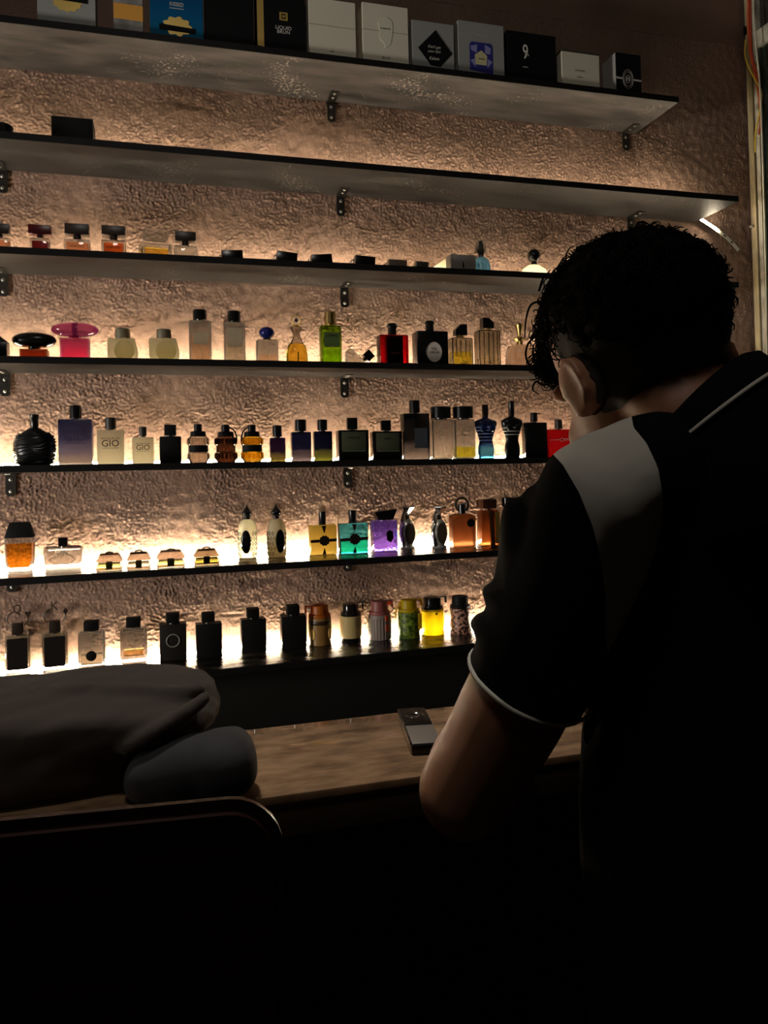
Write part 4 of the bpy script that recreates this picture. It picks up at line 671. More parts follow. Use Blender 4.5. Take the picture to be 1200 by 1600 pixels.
# ---- shelf 7
def s7(xl, xr, yt, ysh, base, **k): return spot(7, xl, xr, yt, ysh, base=base, **k)
def card_bottle(label, xl, xr, yt, ysh, base, letter, suit):
    q = s7(xl, xr, yt, ysh, base, aspect=.62); W, d, h = q.w, q.d, q.hb; o = thing('perfume_bottle', label, 'perfume bottle', q.loc, (0, 0, .05), ALLB); hollow('body', GLASS, o, W, d, h, .003, W*.1, h*.08); by = o.children[0]
    boxo('liquid', liq('lemon', (.96, .86, .2)), by, -W*.39, W*.39, -d*.38, d*.38, h*.085, h*.6); plate(o, 'black_panel', mat('choco_panel', (.012, .008, .007), .4), [(-W*.42, h*.07), (W*.42, h*.07), (W*.42, h*.93), (-W*.42, h*.93)], -d/2, .0012)
    cz = q.h; finish('neck', lathe(BM(), [(W*.17, h-.001), (W*.17, h+.003)], 16), CHROME, o, 40); boxo('cap', BROWNCAP, o, -W*.22, W*.22, -W*.22, W*.22, h+.003, cz, .001)
    m = BROWNCAP; bm = BM(); R = W*.44; tube(bm, [(R*math.cos(a), 0, cz-.003+R*.55+R*.8*math.sin(a)) for a in np.linspace(PI*1.28, PI*.62, 12)], [.0012, .002, .0016], 6, 1); rg = finish('charm_ring', bm, m, o, 60); bm = BM(); tube(bm, [(R*math.cos(a), 0, cz-.003+R*.55+R*.8*math.sin(a)) for a in np.linspace(-PI*.28, PI*.10, 8)], .0018, 6, 1); rg2 = finish('charm_ring', bm, m, o, 60)
    text(letter, W*.55, -R*.02, 0, cz+R*1.42, m, rg, .85, 'letter_charm', ext=.0012); zz = cz+R*.86; k = W*.13
    pts = [(0, -k*1.2), (k*.8, 0), (0, k*1.3), (-k*.8, 0)] if suit == 'diamond' else [(0, -k*1.1), (k, k*.2), (k*.95, k*.8), (k*.5, k), (0, k*.6), (-k*.5, k), (-k*.95, k*.8), (-k, k*.2)]
    finish('suit_charm', prism(BM(), [(R*1.0+a, zz+b_) for a, b_ in pts], -.0012, .0012), m, rg2)
card_bottle('clear bottle with black panel and a heart charm, left end of the lowest shelf', 8, 46, 974, 994, 1051, 'Q', 'heart'); card_bottle('clear bottle with black panel and a K and diamond charm', 66, 105, 970, 991, 1046, 'K', 'diamond')
q = s7(122, 164, 970, 988, 1046, aspect=.6); o = rect_bottle(q, 'clear square bottle with a round black disc on its front', GLASS, liq('straw'), .3, BLACKM, .56, 'box', wallf=.10, floorf=.12); finish('disc', lathe(BM(), [(q.w*.2, 0), (q.w*.2, .001), (q.w*.17, .0016)], 26), BLACKM, o, 40, (0, -q.d/2, q.hb*.36)).rotation_euler = (PI/2, 0, 0)
q = s7(188, 230, 965, 983, 1038, aspect=.6); rect_bottle(q, 'clear square bottle with a shallow layer of orange liquid', GLASS, liq('apricot', (.97, .62, .25)), .22, BLACKM, .54, 'box', wallf=.12, floorf=.22)
CHAR = mat('charcoal_lacquer', srgb((34, 30, 26)), .4)
q = s7(250, 292, 958, 976, 1032, aspect=.55); o = rect_bottle(q, 'charcoal square bottle with a silver circle on its front', CHAR, None, .5, BLACKM, .5, 'box', solid=True, bev=.0012); bm = BM(); tube(bm, [(a, 0, b_) for a, b_ in oval(q.w*.24, q.w*.24, 30)], .0018, 6, 1, True, False); finish('silver_circle', bm, mat('grey_ring', srgb((150, 145, 138)), .5, .3), o, 50, (0, -q.d/2-.0006, q.hb*.55))
for lab, xl, xr, yt, ysh, base in (('plain black square bottle, left one of three alike, beside the circle bottle', 307, 347, 957, 975, 1028), ('plain black square bottle, middle one of three alike', 378, 416, 950, 968, 1020), ('plain black square bottle, right one of three alike, beside the orange flask', 441, 479, 945, 963, 1014)):
    q = s7(xl, xr, yt, ysh, base, aspect=.55); o = rect_bottle(q, lab, mat('soft_black', (.008, .0075, .007), .35), None, .5, BLACKM, .5, 'box', solid=True, bev=.0012, group='plain black square bottles on the lowest shelf'); boxo('side_rim', tint('grey_clear', (.8, .78, .7), .1), o.children[0], q.w/2, q.w/2+.0014, -q.d/2, q.d/2, .002, q.hb-.002)
def flask(label, xl, xr, yt, ysh, base, bodym, capm, handle, sleeve=None, capx=.0, waist=False):
    q = s7(xl, xr, yt, ysh, base, aspect=.95); r = q.w/2; h = q.hb; o = thing('flask_bottle', label, 'perfume bottle', q.loc, (0, 0, 0), 'handled flask bottles on the lowest shelf'); H = q.h-h
    wv = .88 if waist else 1
    by = finish('body', lathe(BM(), [(r*.97, 0), (r, .0015), (r*.98, h*.3), (r*wv, h*.65), (r*.97, h*.90), (r*.97, h-.0015), (r*.94, h)], 30), bodym, o, 35)
    finish('collar', lathe(BM(), [(r*.92, h), (r*.95, h+H*.06), (r*.93, h+H*.22), (r*.80, h+H*.26)], 28), capm, o, 35); finish('cap', lathe(BM(), [(r*.76, h+H*.26), (r*.74, q.h-.004), (r*.70, q.h-.001), (r*.55, q.h), (r*.5, q.h-.0008)], 28), capm, o, 35)
    if handle: hx = handle; bm = box(BM(), min(0, hx*r*1.22), max(0, hx*r*1.22), -.006, .006, q.h-.0035, q.h-.0005, .0006, 1); box(bm, hx*r*1.22-.0018, hx*r*1.22+.0018, -.006, .006, h+H*.42, q.h-.0005, .0006, 1); finish('handle', bm, capm, o, 35)
    return o, q, r, h, H
OR = mat('orange_plastic', srgb((225, 120, 28)), .4, 0, .25); TAN = mat('tan_lacquer', srgb((140, 102, 50)), .45); glow_through(OR, srgb((235, 110, 15)), .3); 
o, q, r, h, H = flask('tan flask bottle with a handled orange cap and oval windows', 485, 521, 945, 966, 1009, TAN, OR, -1); 
for k in (-.75, .72): finish('oval_window', prism(BM(), oval(r*.22, h*.2, 20, 0, h*.42), -.0012, .0005), mat('window_glow', srgb((240, 190, 90)), .4), o, 40, (k*r, -r*math.sqrt(1-k*k), 0)).rotation_euler = (0, 0, math.asin(k))
finish('dark_band', lathe(BM(), [(r*.985, h*.74), (r*1.0, h*.75), (r*1.0, h*.88), (r*.985, h*.89)], 30), mat('brown_band', srgb((58, 40, 22)), .4), o, 35)
o, q, r, h, H = flask('cream flask bottle with black base and handled black cap', 536, 568, 942, 963, 1005, BLACK, mat('smoked_black', (.012, .010, .009), .12), 1, capx=.1)
finish('cream_sleeve', lathe(BM(), [(r*1.0, h*.16), (r*1.03, h*.17), (r*1.03, h*.97), (r*1.0, h*.98)], 30), glow_through(mat('cream_sleeve', srgb((240, 210, 140)), .45), srgb((240, 205, 120)), .4), o, 35); bm = BM()
for k in range(4): tube(bm, [(r*1.035*math.sin(a), -r*1.035*math.cos(a), h*(.88-.09*k)) for a in np.linspace(.15, .75, 6)], .0006, 4, 1)
finish('print_lines', bm, mat('tan_print'), o)
PK = mat('dusty_pink', srgb((150, 84, 78)), .45); GRY = mat('warm_grey', srgb((138, 122, 112)), .5)
o, q, r, h, H = flask('grey pleated flask bottle with a dusty pink cap and orange tab', 581, 615, 938, 962, 1001, GRY, PK, 1); bm = BM()
for k in range(24): a = 2*PI*k/24; box(bm, (r+.0002)*math.cos(a)-.0008, (r+.0002)*math.cos(a)+.0008, (r+.0002)*math.sin(a)-.0008, (r+.0002)*math.sin(a)+.0008, .002, h*.86)
finish('pleats', bm, mat('grey_pleat', srgb((165, 150, 140)), .5), o.children[0]); REDT = mat('coral_tab', srgb((250, 90, 50)), .4, 0, .2); a = .42
for lo, hi in ((.34, .62), (.74, .98)): finish('tab', prism(BM(), [(-.005, h*lo+.004), (-.0025, h*lo), (.0025, h*lo), (.005, h*lo+.004), (.005, h*hi), (-.005, h*hi)], -.0025, .001), REDT, o, None, (r*math.sin(a), -r*math.cos(a), 0)).rotation_euler = (0, 0, a)
boxo('handle_tab', glow_through(mat('orange_glow', srgb((255, 130, 50)), .4), srgb((255, 110, 30)), .5), o, r*.78, r*1.35, .008, .012, q.h-.016, q.h-.002, .001)
GRN = mat('leaf_green', (.1, .2, .03), .45); noise_color(GRN, srgb((44, 66, 20)), srgb((128, 146, 40)), 90, 3, .4, .62); YEL = glow_through(mat('yellow_plastic', srgb((222, 186, 22)), .4), srgb((235, 200, 10)), .4)
o, q, r, h, H = flask('green patterned flask bottle with a handled yellow cap', 628, 661, 936, 958, 999, GRN, YEL, 1); finish('strap', tube(BM(), [(-r*.8, -.002, q.h-.006), (-r*1.25, -.006, h+.004), (-r*1.3, -.006, h*.78)], .0022, 6), YEL, o, 60); boxo('yellow_tab', YEL, o, r*.62, r*.98, -r*.86, -r*.72, h*.36, h*.96, .001)
o, q, r, h, H = flask('plain yellow flask bottle with a handled black cap', 664, 699, 932, 953, 993, glow_through(mat('mustard', srgb((205, 175, 30)), .4), srgb((225, 190, 10)), .3), BLACK, 1); boxo('bow_pin', CHROME, o, -.003, .004, -r-.0015, -r+.001, h*.82, h*.90, .0005); finish('fine_ring', lathe(BM(), [(r*.985, h*.92), (r*1.0, h*.925), (r*.985, h*.93)], 30), mat('mustard'), o, 35)
FLR = mat('floral_lacquer', (.2, .1, .08), .45); noise_color(FLR, srgb((38, 22, 20)), srgb((205, 150, 125)), 130, 2, .44, .58)
o, q, r, h, H = flask('floral speckled waisted flask bottle with a black cap beside the sleeve', 710, 742, 930, 952, 992, FLR, BLACKM, 0, waist=True); finish('strap_loop', tube(BM(), [(r*.92, -.004, h+.003), (r*1.2, -.004, h+.001), (r*1.18, -.004, h-.008), (r*.98, -.004, h-.006)], .001, 5), BLACK, o, 60)
# black tube lying on the lowest shelf
za = ztop(7, -.2)+.0085; a = on_z(150, 1058, za); b_ = on_z(162, 1046, za); dr = (b_-a).normalized(); ln = (b_-a).length
o = thing('tube_cap', 'hollow black tube lying on the lowest shelf in front of the disc bottle', 'tube', a-dr*.035)
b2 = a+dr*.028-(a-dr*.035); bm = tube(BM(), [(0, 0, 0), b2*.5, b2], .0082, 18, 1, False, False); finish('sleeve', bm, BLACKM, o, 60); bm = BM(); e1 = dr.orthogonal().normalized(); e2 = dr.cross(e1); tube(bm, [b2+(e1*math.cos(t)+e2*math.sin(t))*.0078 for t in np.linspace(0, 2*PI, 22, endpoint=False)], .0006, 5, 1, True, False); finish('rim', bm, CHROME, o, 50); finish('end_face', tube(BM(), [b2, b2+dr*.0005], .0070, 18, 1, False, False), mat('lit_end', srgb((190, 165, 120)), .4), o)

# ------------------------------------------------------------------ counter
STONE = mat('brown_stone', (.2, .13, .09), .1); N, L, b = nodes(STONE); noise_color(STONE, srgb((104, 80, 60)), srgb((170, 136, 104)), 16, 14, .3, .7, (1, 2.5, 1)); b.inputs['Roughness'].default_value = .055; b.inputs['IOR'].default_value = 1.28
CZ = .907
o = thing('counter', 'bar counter with a polished brown stone top under the leaning arm', 'counter', (0, 0, 0))
boxo('stone_top', STONE, o, -1.3, 1.5, -1.224, -.954, CZ-.012, CZ, .002)
boxo('front_board', mat('dark_brown_board', srgb((60, 46, 34)), .45), o, -1.3, 1.5, -1.218, -1.198, CZ-.058, CZ-.0122, .001)
boxo('carcass', mat('counter_dark', (.012, .010, .009), .6), o, -1.28, 1.48, -1.005, -.962, .0, CZ-.0125); boxo('top_rail', mat('counter_dark'), o, -1.28, 1.48, -1.197, -1.006, CZ-.045, CZ-.0125)
# little gadget on the counter
g0, g1, g2 = on_z(621, 1107, CZ+.018), on_z(641, 1160, CZ+.018), on_z(665, 1105, CZ+.018)
dr = (g1-g0); ln = dr.length; wd = (g2-g0).length; ang = math.atan2(dr.y, dr.x)+PI/2
gc = (g0+g1)/2+(g2-g0)/2; o = thing('pocket_gadget', 'silver and black pocket gadget with a round dial on the counter', 'gadget', (gc.x, gc.y, CZ+.0003), (0, 0, ang))
boxo('body', mat('brushed_silver', (.55, .51, .46), .35, .75), o, -wd/2, wd/2, -ln/2, ln/2, 0, .0165, .003); boxo('black_face', BLACK, o, -wd/2+.002, wd/2-.002, -ln*.02, ln/2-.001, .0160, .0180, .0006); bm = BM(); tube(bm, [(wd*.30*math.cos(t), ln*.25+wd*.20*math.sin(t), .0182) for t in np.linspace(0, 2*PI, 30, endpoint=False)], .0011, 6, 1, True, False); finish('dial_ring', bm, CHROME, o, 50); boxo('black_end', BLACK, o, -wd/2+.001, wd/2-.001, -ln/2-.006, -ln/2+.002, .001, .016, .004); boxo('edge_strip', CHROME, o, -wd/2-.001, -wd/2+.003, -ln/2, ln/2, .010, .0172, .001)
# ------------------------------------------------------------------ sculpting helpers: overlapping volumes fused into one skin
def blob(bm, c, ax, r, n=20, m=14, p=1.0):                 # (super)ellipsoid on axes ax with radii r
    rows = []
    f = lambda v: math.copysign(abs(v)**p, v)
    for j in range(1, m):
        t = -PI/2+PI*j/m
        rows.append([bm.verts.new(c+ax[0]*(r[0]*f(math.cos(t))*f(math.cos(2*PI*k/n)))+ax[1]*(r[1]*f(math.cos(t))*f(math.sin(2*PI*k/n)))+ax[2]*(r[2]*f(math.sin(t)))) for k in range(n)])
    for a, b in zip(rows, rows[1:]):
        for k in range(n): bm.faces.new((a[k], a[(k+1) % n], b[(k+1) % n], b[k]))
    bm.faces.new(rows[0][::-1]); bm.faces.new(rows[-1]); return bm
def loft(bm, secs, n=28, per=5):                            # secs: (centre, e1, e2, a, b), resampled smoothly, rounded ends
    cs = smooth_path([s[0] for s in secs], per); k_ = len(cs); x = np.linspace(0, 1, k_); xs = np.linspace(0, 1, len(secs)); rings = []
    for i, c in enumerate(cs):
        g = lambda f: Vector(tuple(np.interp(x[i], xs, [f(s)[q] for s in secs]) for q in range(3)))
        e1 = g(lambda s: s[1]).normalized(); e2 = g(lambda s: s[2]); e2 = (e2-e1*e2.dot(e1)).normalized()
        rings.append((c, e1, e2, np.interp(x[i], xs, [s[3] for s in secs]), np.interp(x[i], xs, [s[4] for s in secs])))
    def cap(r, d):
        out = []
        for s, o in ((.92, .35), (.7, .7), (.35, .93)): out.append((r[0]+d*(min(r[3], r[4])*o*.8), r[1], r[2], r[3]*s, r[4]*s))
        return out
    d0 = (rings[0][0]-rings[1][0]).normalized(); d1 = (rings[-1][0]-rings[-2][0]).normalized()
    rings = cap(rings[0], d0)[::-1]+rings+cap(rings[-1], d1)
    vs = [[bm.verts.new(c+e1*(a*math.cos(2*PI*k/n))+e2*(b*math.sin(2*PI*k/n))) for k in range(n)] for c, e1, e2, a, b in rings]
    for a, b in zip(vs, vs[1:]):
        for k in range(n): bm.faces.new((a[k], a[(k+1) % n], b[(k+1) % n], b[k]))
    bm.faces.new(vs[0][::-1]); bm.faces.new(vs[-1]); return bm
def limb(bm, pts, rs, n=18, per=6):
    d = (pts[-1]-pts[0]).normalized(); e1 = d.orthogonal().normalized(); e2 = d.cross(e1)
    return loft(bm, [(p, e1, e2, r, r) for p, r in zip(pts, rs)], n, per)
def fuse(bm, voxel, smooth=6, fac=.5):
    bmesh.ops.recalc_face_normals(bm, faces=bm.faces[:]); me = bpy.data.meshes.new('f'); bm.to_mesh(me); bm.free()
    o = bpy.data.objects.new('f', me); COL.objects.link(o); r = o.modifiers.new('r', 'REMESH'); r.mode = 'VOXEL'; r.voxel_size = voxel
    if smooth: s = o.modifiers.new('s', 'SMOOTH'); s.factor = fac; s.iterations = smooth
    dg = bpy.context.evaluated_depsgraph_get(); dg.update(); m2 = bpy.data.meshes.new_from_object(o.evaluated_get(dg)); bpy.data.objects.remove(o); return m2
def displace(me, fn):
    n = len(me.vertices); co = np.empty(n*3, np.float32); no = np.empty(n*3, np.float32); me.vertices.foreach_get('co', co); me.vertex_normals.foreach_get('vector', no)
    co = co.reshape(-1, 3); no = no.reshape(-1, 3); d = np.array([fn(Vector(c)) for c in co]); me.vertices.foreach_set('co', (co+no*d[:, None]).ravel().astype(np.float32)); me.update(); return me
def clip(me, fn, keep=1):                                   # part of a mesh where keep*fn(v, n) > 0, cut cleanly along the zero line
    vals = [keep*fn(v.co, v.normal) for v in me.vertices]; cos = [v.co.copy() for v in me.vertices]; nv, faces, idx, cut = [], [], {}, {}
    def V(i):
        if i not in idx: idx[i] = len(nv); nv.append(cos[i])
        return idx[i]
    def X(i, j):
        k = (min(i, j), max(i, j))
        if k not in cut: t = vals[k[0]]/(vals[k[0]]-vals[k[1]]); cut[k] = len(nv); nv.append(cos[k[0]].lerp(cos[k[1]], t))
        return cut[k]
    for p in me.polygons:
        vs = list(p.vertices); s = [vals[i] > 0 for i in vs]
        if not any(s): continue
        f = []
        for a in range(len(vs)):
            i, j = vs[a], vs[(a+1) % len(vs)]
            if vals[i] > 0: f.append(V(i))
            if (vals[i] > 0) != (vals[j] > 0): f.append(X(i, j))
        if len(f) > 2: faces.append(f)
    m = bpy.data.meshes.new('c'); m.from_pydata(nv, [], faces); m.validate(); m.update(); return m
def put(name, me, m, parent, base):
    me.transform(Matrix.Translation(-base)); me.name = name; me.materials.clear(); me.materials.append(m); me.polygons.foreach_set('use_smooth', [True]*len(me.polygons)); return link(name, me, parent)
def tomesh(bm): me = bpy.data.meshes.new('t'); bmesh.ops.recalc_face_normals(bm, faces=bm.faces[:]); bm.to_mesh(me); bm.free(); return me
def poly_sd(x, y, poly):
    d = 1e9; ins = False; n = len(poly)
    for i in range(n):
        (ax, ay), (bx, by) = poly[i], poly[(i+1) % n]; ex, ey = bx-ax, by-ay; t = max(0, min(1, ((x-ax)*ex+(y-ay)*ey)/(ex*ex+ey*ey)))
        d = min(d, math.hypot(x-ax-t*ex, y-ay-t*ey))
        if (ay > y) != (by > y) and x < (bx-ax)*(y-ay)/(by-ay)+ax: ins = not ins
    return d if ins else -d

# ------------------------------------------------------------------ the young man leaning over the counter, seen from behind
SKIN = mat('skin', srgb((160, 112, 84)), .5, sub=.15); SHIRT = mat('black_cloth', (.0055, .0055, .006), .85); WHITEC = mat('white_cloth', srgb((196, 190, 178)), .85); HAIR = mat('dark_hair', (.0045, .0034, .0028), .8); TROU = mat('trouser_cloth', (.008, .008, .010), .9); SHOE = mat('shoe_leather', (.02, .018, .016), .4)
for m_ in (SHIRT, TROU, HAIR): m_.node_tree.nodes['Principled BSDF'].inputs['Specular IOR Level'].default_value = .04
HS = 1.07; hc = P(994, 550, .76); hf = cv(-.24, -.40, .88); hr = cv(.92, .19, .34); hr = (hr-hf*hr.dot(hf)).normalized(); hu = hr.cross(hf)
HA = (hr*HS, hf*HS, hu*HS)
def H(x, y, z): return hc+(hr*x+hf*y+hu*z)*HS
e_r = cv(.80, .10, .58); up = Vector((0, 0, 1)); e_b = e_r.cross(up).normalized()           # e_b: out of the back, or flipped below
if e_b.dot(cf) > 0: e_b = -e_b
LS, LE, LW = P(940, 767, .64), P(726, 1240, .735), P(756, 1104, .985)
RS, RE, RW = P(1262, 700, .85), P(1100, 960, 1.0), P(866, 893, .905)
NB = P(1112, 692, .71); NM = P(1072, 622, .735); C1 = P(1135, 800, .74); C2 = P(1150, 960, .755); C3 = P(1138, 1210, .745); C4 = P(1166, 1500, .725)
base = Vector((C4.x, C4.y, 0))
man = thing('person', 'young man with dark curly hair in a black polo shirt leaning over the counter', 'person', base)
hipL, hipR = C4-e_r*.085-up*.03, C4+e_r*.085-up*.03; fw = -e_b
def leg(h, s): k = Vector((h.x, h.y, .47))+fw*.05+e_r*s*.02; a = Vector((h.x, h.y, .085))-fw*.02+e_r*s*.05; return h, k, a
legs = [leg(hipL, -1), leg(hipR, 1)]
def hand(bm, w, d, palm_n, curl, sc=1.0, side=1):           # palm and five separate bent fingers; d: direction of the hand, palm_n: out of the palm
    d = d.normalized(); palm_n = (palm_n-d*palm_n.dot(d)).normalized(); s = d.cross(palm_n)*side
    loft(bm, [(w, s, palm_n, .027*sc, .019*sc), (w+d*.03*sc, s, palm_n, .034*sc, .016*sc), (w+d*.085*sc, s, palm_n, .040*sc, .013*sc)], 16, 4)
    for i, (o, ln, r) in enumerate(((-.031, .078, .0082), (-.0105, .088, .0086), (.0105, .082, .0084), (.031, .064, .0075))):
        p = w+d*.082*sc+s*o*sc; pts = [p-d*.02]; a = 0
        for q, fr in enumerate((.45, .32, .23)):
            pts.append(p); a += curl[q]; dd = d*math.cos(a)+palm_n*math.sin(a); p = p+dd*ln*fr*sc
        pts.append(p); limb(bm, pts, [r*sc*k for k in (1.1, 1.08, 1, .92, .8)], 12, 3)
    t0 = w+d*.025*sc-s*.026*sc; dt = (d*.75-s*.55+palm_n*.35).normalized(); limb(bm, [t0-dt*.01, t0+dt*.032*sc, t0+(dt+d*.25).normalized()*.058*sc, t0+(dt+d*.5).normalized()*.08*sc], [.013*sc, .0112*sc, .0098*sc, .008*sc], 12, 3)
la0 = (LE-LS).normalized()
def arm(t): return LS.lerp(LE, t)+cr*(.010*4*t*(1-t))
bm = BM()
for c, r in (((0, -.012, .018), (.074, .090, .082)), ((0, .035, -.045), (.060, .058, .070)), ((0, .062, -.098), (.03, .026, .024)), ((0, .088, -.036), (.012, .017, .022)), ((0, .078, .006), (.050, .020, .014)), ((0, .090, -.070), (.022, .010, .006)), ((0, .088, -.079), (.020, .010, .006)), ((-.04, .062, -.05), (.02, .02, .022)), ((.04, .062, -.05), (.02, .02, .022))):
    blob(bm, H(*c), HA, r)
for s in (-1, 1):                                           # ears: flat oval shell with a rim and a lobe
    ea = (hr*math.cos(.45)*1.0-hf*.42*s).normalized(); ey = hu.cross(ea).normalized()*HS; ea = ea*HS; c = H(s*.081, -.006, -.024)
    blob(bm, c, (ea, ey, hu), (.0070, .017, .028)); blob(bm, c-hu*.022+hf*.004, (ea, ey, hu), (.0065, .010, .011))
    limb(bm, [c+hu*(.027*math.cos(t))-hf*(.017*math.sin(t))+hr*(s*.004) for t in np.linspace(-.9, 2.6, 9)], [.0042]*9, 8, 2); blob(bm, H(s*.070, -.004, -.03), HA, (.012, .018, .022))
limb(bm, [H(0, -.02, -.02), H(0, -.03, -.07), NM, NB+fw*.02, C1+fw*.03], [.054, .053, .054, .056, .055])
loft(bm, [(NB-up*.04, e_r, e_b, .06, .045), (C1, e_r, e_b, .148, .076), (C2, e_r, e_b, .142, .092), (C3, e_r, e_b, .132, .086), (C4, e_r, e_b, .150, .098)])
limb(bm, [NB-up*.03, NB.lerp(LS, .6)-up*.01, LS+fw*.01], [.042, .036, .036]); limb(bm, [NB-up*.03, NB.lerp(RS, .6)-up*.05, RS], [.045, .045, .048])
limb(bm, [LS+la0*.02, arm(.35), arm(.7), LE], [.038, .048, .049, .045]); limb(bm, [LE, LE.lerp(LW, .3), LE.lerp(LW, .75), LW], [.045, .044, .033, .027])
limb(bm, [RS, RS.lerp(RE, .35), RS.lerp(RE, .8), RE], [.048, .048, .042, .040]); limb(bm, [RE, RE.lerp(RW, .3), RE.lerp(RW, .75), RW], [.041, .041, .031, .026])
hd = (P(766, 1122, 1.10)-LW); hd.z = -.045; hand(bm, LW, hd, Vector((0, 0, -1)), (.25, .35, .3), .95, 1); hand(bm, RW, P(790, 868, .85)-RW, e_b, (1.1, 1.2, .7), .95, -1)
for h, k, a in legs: limb(bm, [h, h.lerp(k, .4), k, k.lerp(a, .35), a, Vector((a.x, a.y, .05))+fw*.0], [.082, .074, .056, .054, .040, .040]); limb(bm, [Vector((a.x, a.y, .045))-fw*.03, Vector((a.x, a.y, .04))+fw*.13], [.038, .030])
body = put('body', fuse(bm, .0045, 5), SKIN, man, base)
for s in (-1, 1): finish('eye', blob(BM(), H(s*.031, .066, -.012)-base, HA, (.0105, .0105, .0105), 12, 8), mat('eye_white', (.6, .58, .55), .2), man, 60)
# shirt: torso and two short sleeves, cut open at neck, hem and sleeve ends
bm = BM()
loft(bm, [(NB-up*.02, e_r, e_b, .078, .070), (C1, e_r, e_b, .160, .096), (C2, e_r, e_b, .172, .114), (C3, e_r, e_b, .176, .112), (C4, e_r, e_b, .174, .120), (C4-up*.10, e_r, e_b, .172, .120)])
limb(bm, [NB-up*.03, P(1030, 735, .67), LS], [.056, .054, .052]); limb(bm, [NB-up*.03, NB.lerp(RS, .55)-up*.035, RS], [.058, .058, .058])
limb(bm, [LS, arm(.25), arm(.5), arm(.66), arm(.76)], [.053, .058, .0565, .0555, .054]); limb(bm, [RS, RS.lerp(RE, .35), RS.lerp(RE, .7)], [.060, .060, .058])
blob(bm, P(770, 928, .69), (cr, cu, cf), (.011, .010, .030)); blob(bm, P(757, 977, .695), (cr, cu, cf), (.013, .011, .030)); blob(bm, P(800, 860, .68), (cr, cu, cf), (.014, .05, .03)); limb(bm, [P(835, 770, .66), P(800, 850, .685), P(786, 900, .69)], [.010, .014, .011])
sh = fuse(bm, .0055, 4); sh = displace(sh, lambda v: .0035*noise.noise(v*14)+.002*noise.noise(v*Vector((30, 30, 18)))-.0008)
la = (LE-LS).normalized(); hemc = arm(.60); ra = (RE-RS).normalized(); rh = RS.lerp(RE, .55)
nk = (H(0, -.02, -.05)-NB).normalized(); nc = NB+nk*.012
def near_arm(c, a, p): q = c-a; return 1
def fhem(c, n):
    v = (hemc-c).dot(la); d = (c-hemc)-la*(c-hemc).dot(la); return v if d.length < .072 and (c-hemc).dot(la) > -.06 and (c-C2).dot(-e_r) > .155 else .05
def fhem_r(c, n):
    d = (c-rh)-ra*(c-rh).dot(ra); return (rh-c).dot(ra) if d.length < .08 and (c-rh).dot(ra) > -.05 and (c-C2).dot(e_r) > -.05 and (c-C2).dot(e_b) < -.02 else .05
sh = clip(sh, fhem); sh = clip(sh, fhem_r); sh = clip(sh, lambda c, n: c.z-(C4.z-.12)); sh = clip(sh, lambda c, n: -(c-nc).dot(nk) if (c-nc).length < .075 else .05)
PANEL = [(846, 690), (870, 650), (933, 630), (985, 640), (990, 668), (1010, 692), (1028, 730), (1036, 775), (1034, 815), (1024, 860), (1008, 905), (985, 955), (962, 998), (948, 1024), (946, 985), (946, 930), (940, 880), (927, 825), (905, 770), (880, 727)]
def fpan(c, n): x, y = proj(c); return poly_sd(x, y, PANEL) if (c-CAM).dot(cf) < .70 else -50
pan = clip(sh, fpan); blk = clip(sh, fpan, -1)
shirt = put('shirt', blk, SHIRT, man, base); put('shoulder_panel', pan, WHITEC, shirt, Vector((0, 0, 0)) if False else base)['label'] = 'white raglan panel'
def rim_tube(c, ax, src, r, name, m, parent):             # piping that follows the cut edge of the sleeve
    e1 = ax.orthogonal().normalized(); e2 = ax.cross(e1); pts = []
    vs = [v.co+base for v in src.data.vertices if abs((v.co+base-c).dot(ax)) < .004 and ((v.co+base)-c).length < .072]
    for t in np.linspace(0, 2*PI, 40, endpoint=False):
        d = e1*math.cos(t)+e2*math.sin(t); q = [(v-c).length for v in vs if (v-c).normalized().dot(d) > .985]; pts.append((c+d*((sum(q)/len(q)) if q else .0585))-base)
    finish(name, tube(BM(), pts, r, 8, 1, True, False), m, parent, 60)
rim_tube(hemc, la, shirt, .0022, 'sleeve_trim', WHITEC, shirt)
# folded collar with a white stripe
k1 = (e_r-nk*e_r.dot(nk)).normalized(); k2 = nk.cross(k1)
if k2.dot(e_b) < 0: k2 = -k2
def ring(rad, h, drop=0): return [NB+nk*(h+drop*math.sin(t))+(k1*math.cos(t)*rad*1.02+k2*math.sin(t)*rad) for t in np.linspace(-PI/2+.25, 1.5*PI-.25, 48)]
def band(rings, name, m, parent, th=.003):
    bm = BM(); rows = [[bm.verts.new(p-base) for p in r] for r in rings]
    for a, b in zip(rows, rows[1:]):
        for i in range(len(a)-1): bm.faces.new((a[i], a[i+1], b[i+1], b[i]))
    bmesh.ops.recalc_face_normals(bm, faces=bm.faces[:]); bmesh.ops.solidify(bm, geom=bm.faces[:], thickness=th); return finish(name, bm, m, parent, 60)
col = band([ring(.066, .004, .012), ring(.067, .022, .018), ring(.072, .030, .020), ring(.080, .026, .020), ring(.089, .006, .010), ring(.100, -.018, -.006), ring(.108, -.040, -.022), ring(.110, -.060, -.03)], 'collar', SHIRT, shirt)
finish('collar_stripe', tube(BM(), [p-base for p in ring(.0900, .010, .012)], .0020, 7, 1, False, False), WHITEC, col, 60)
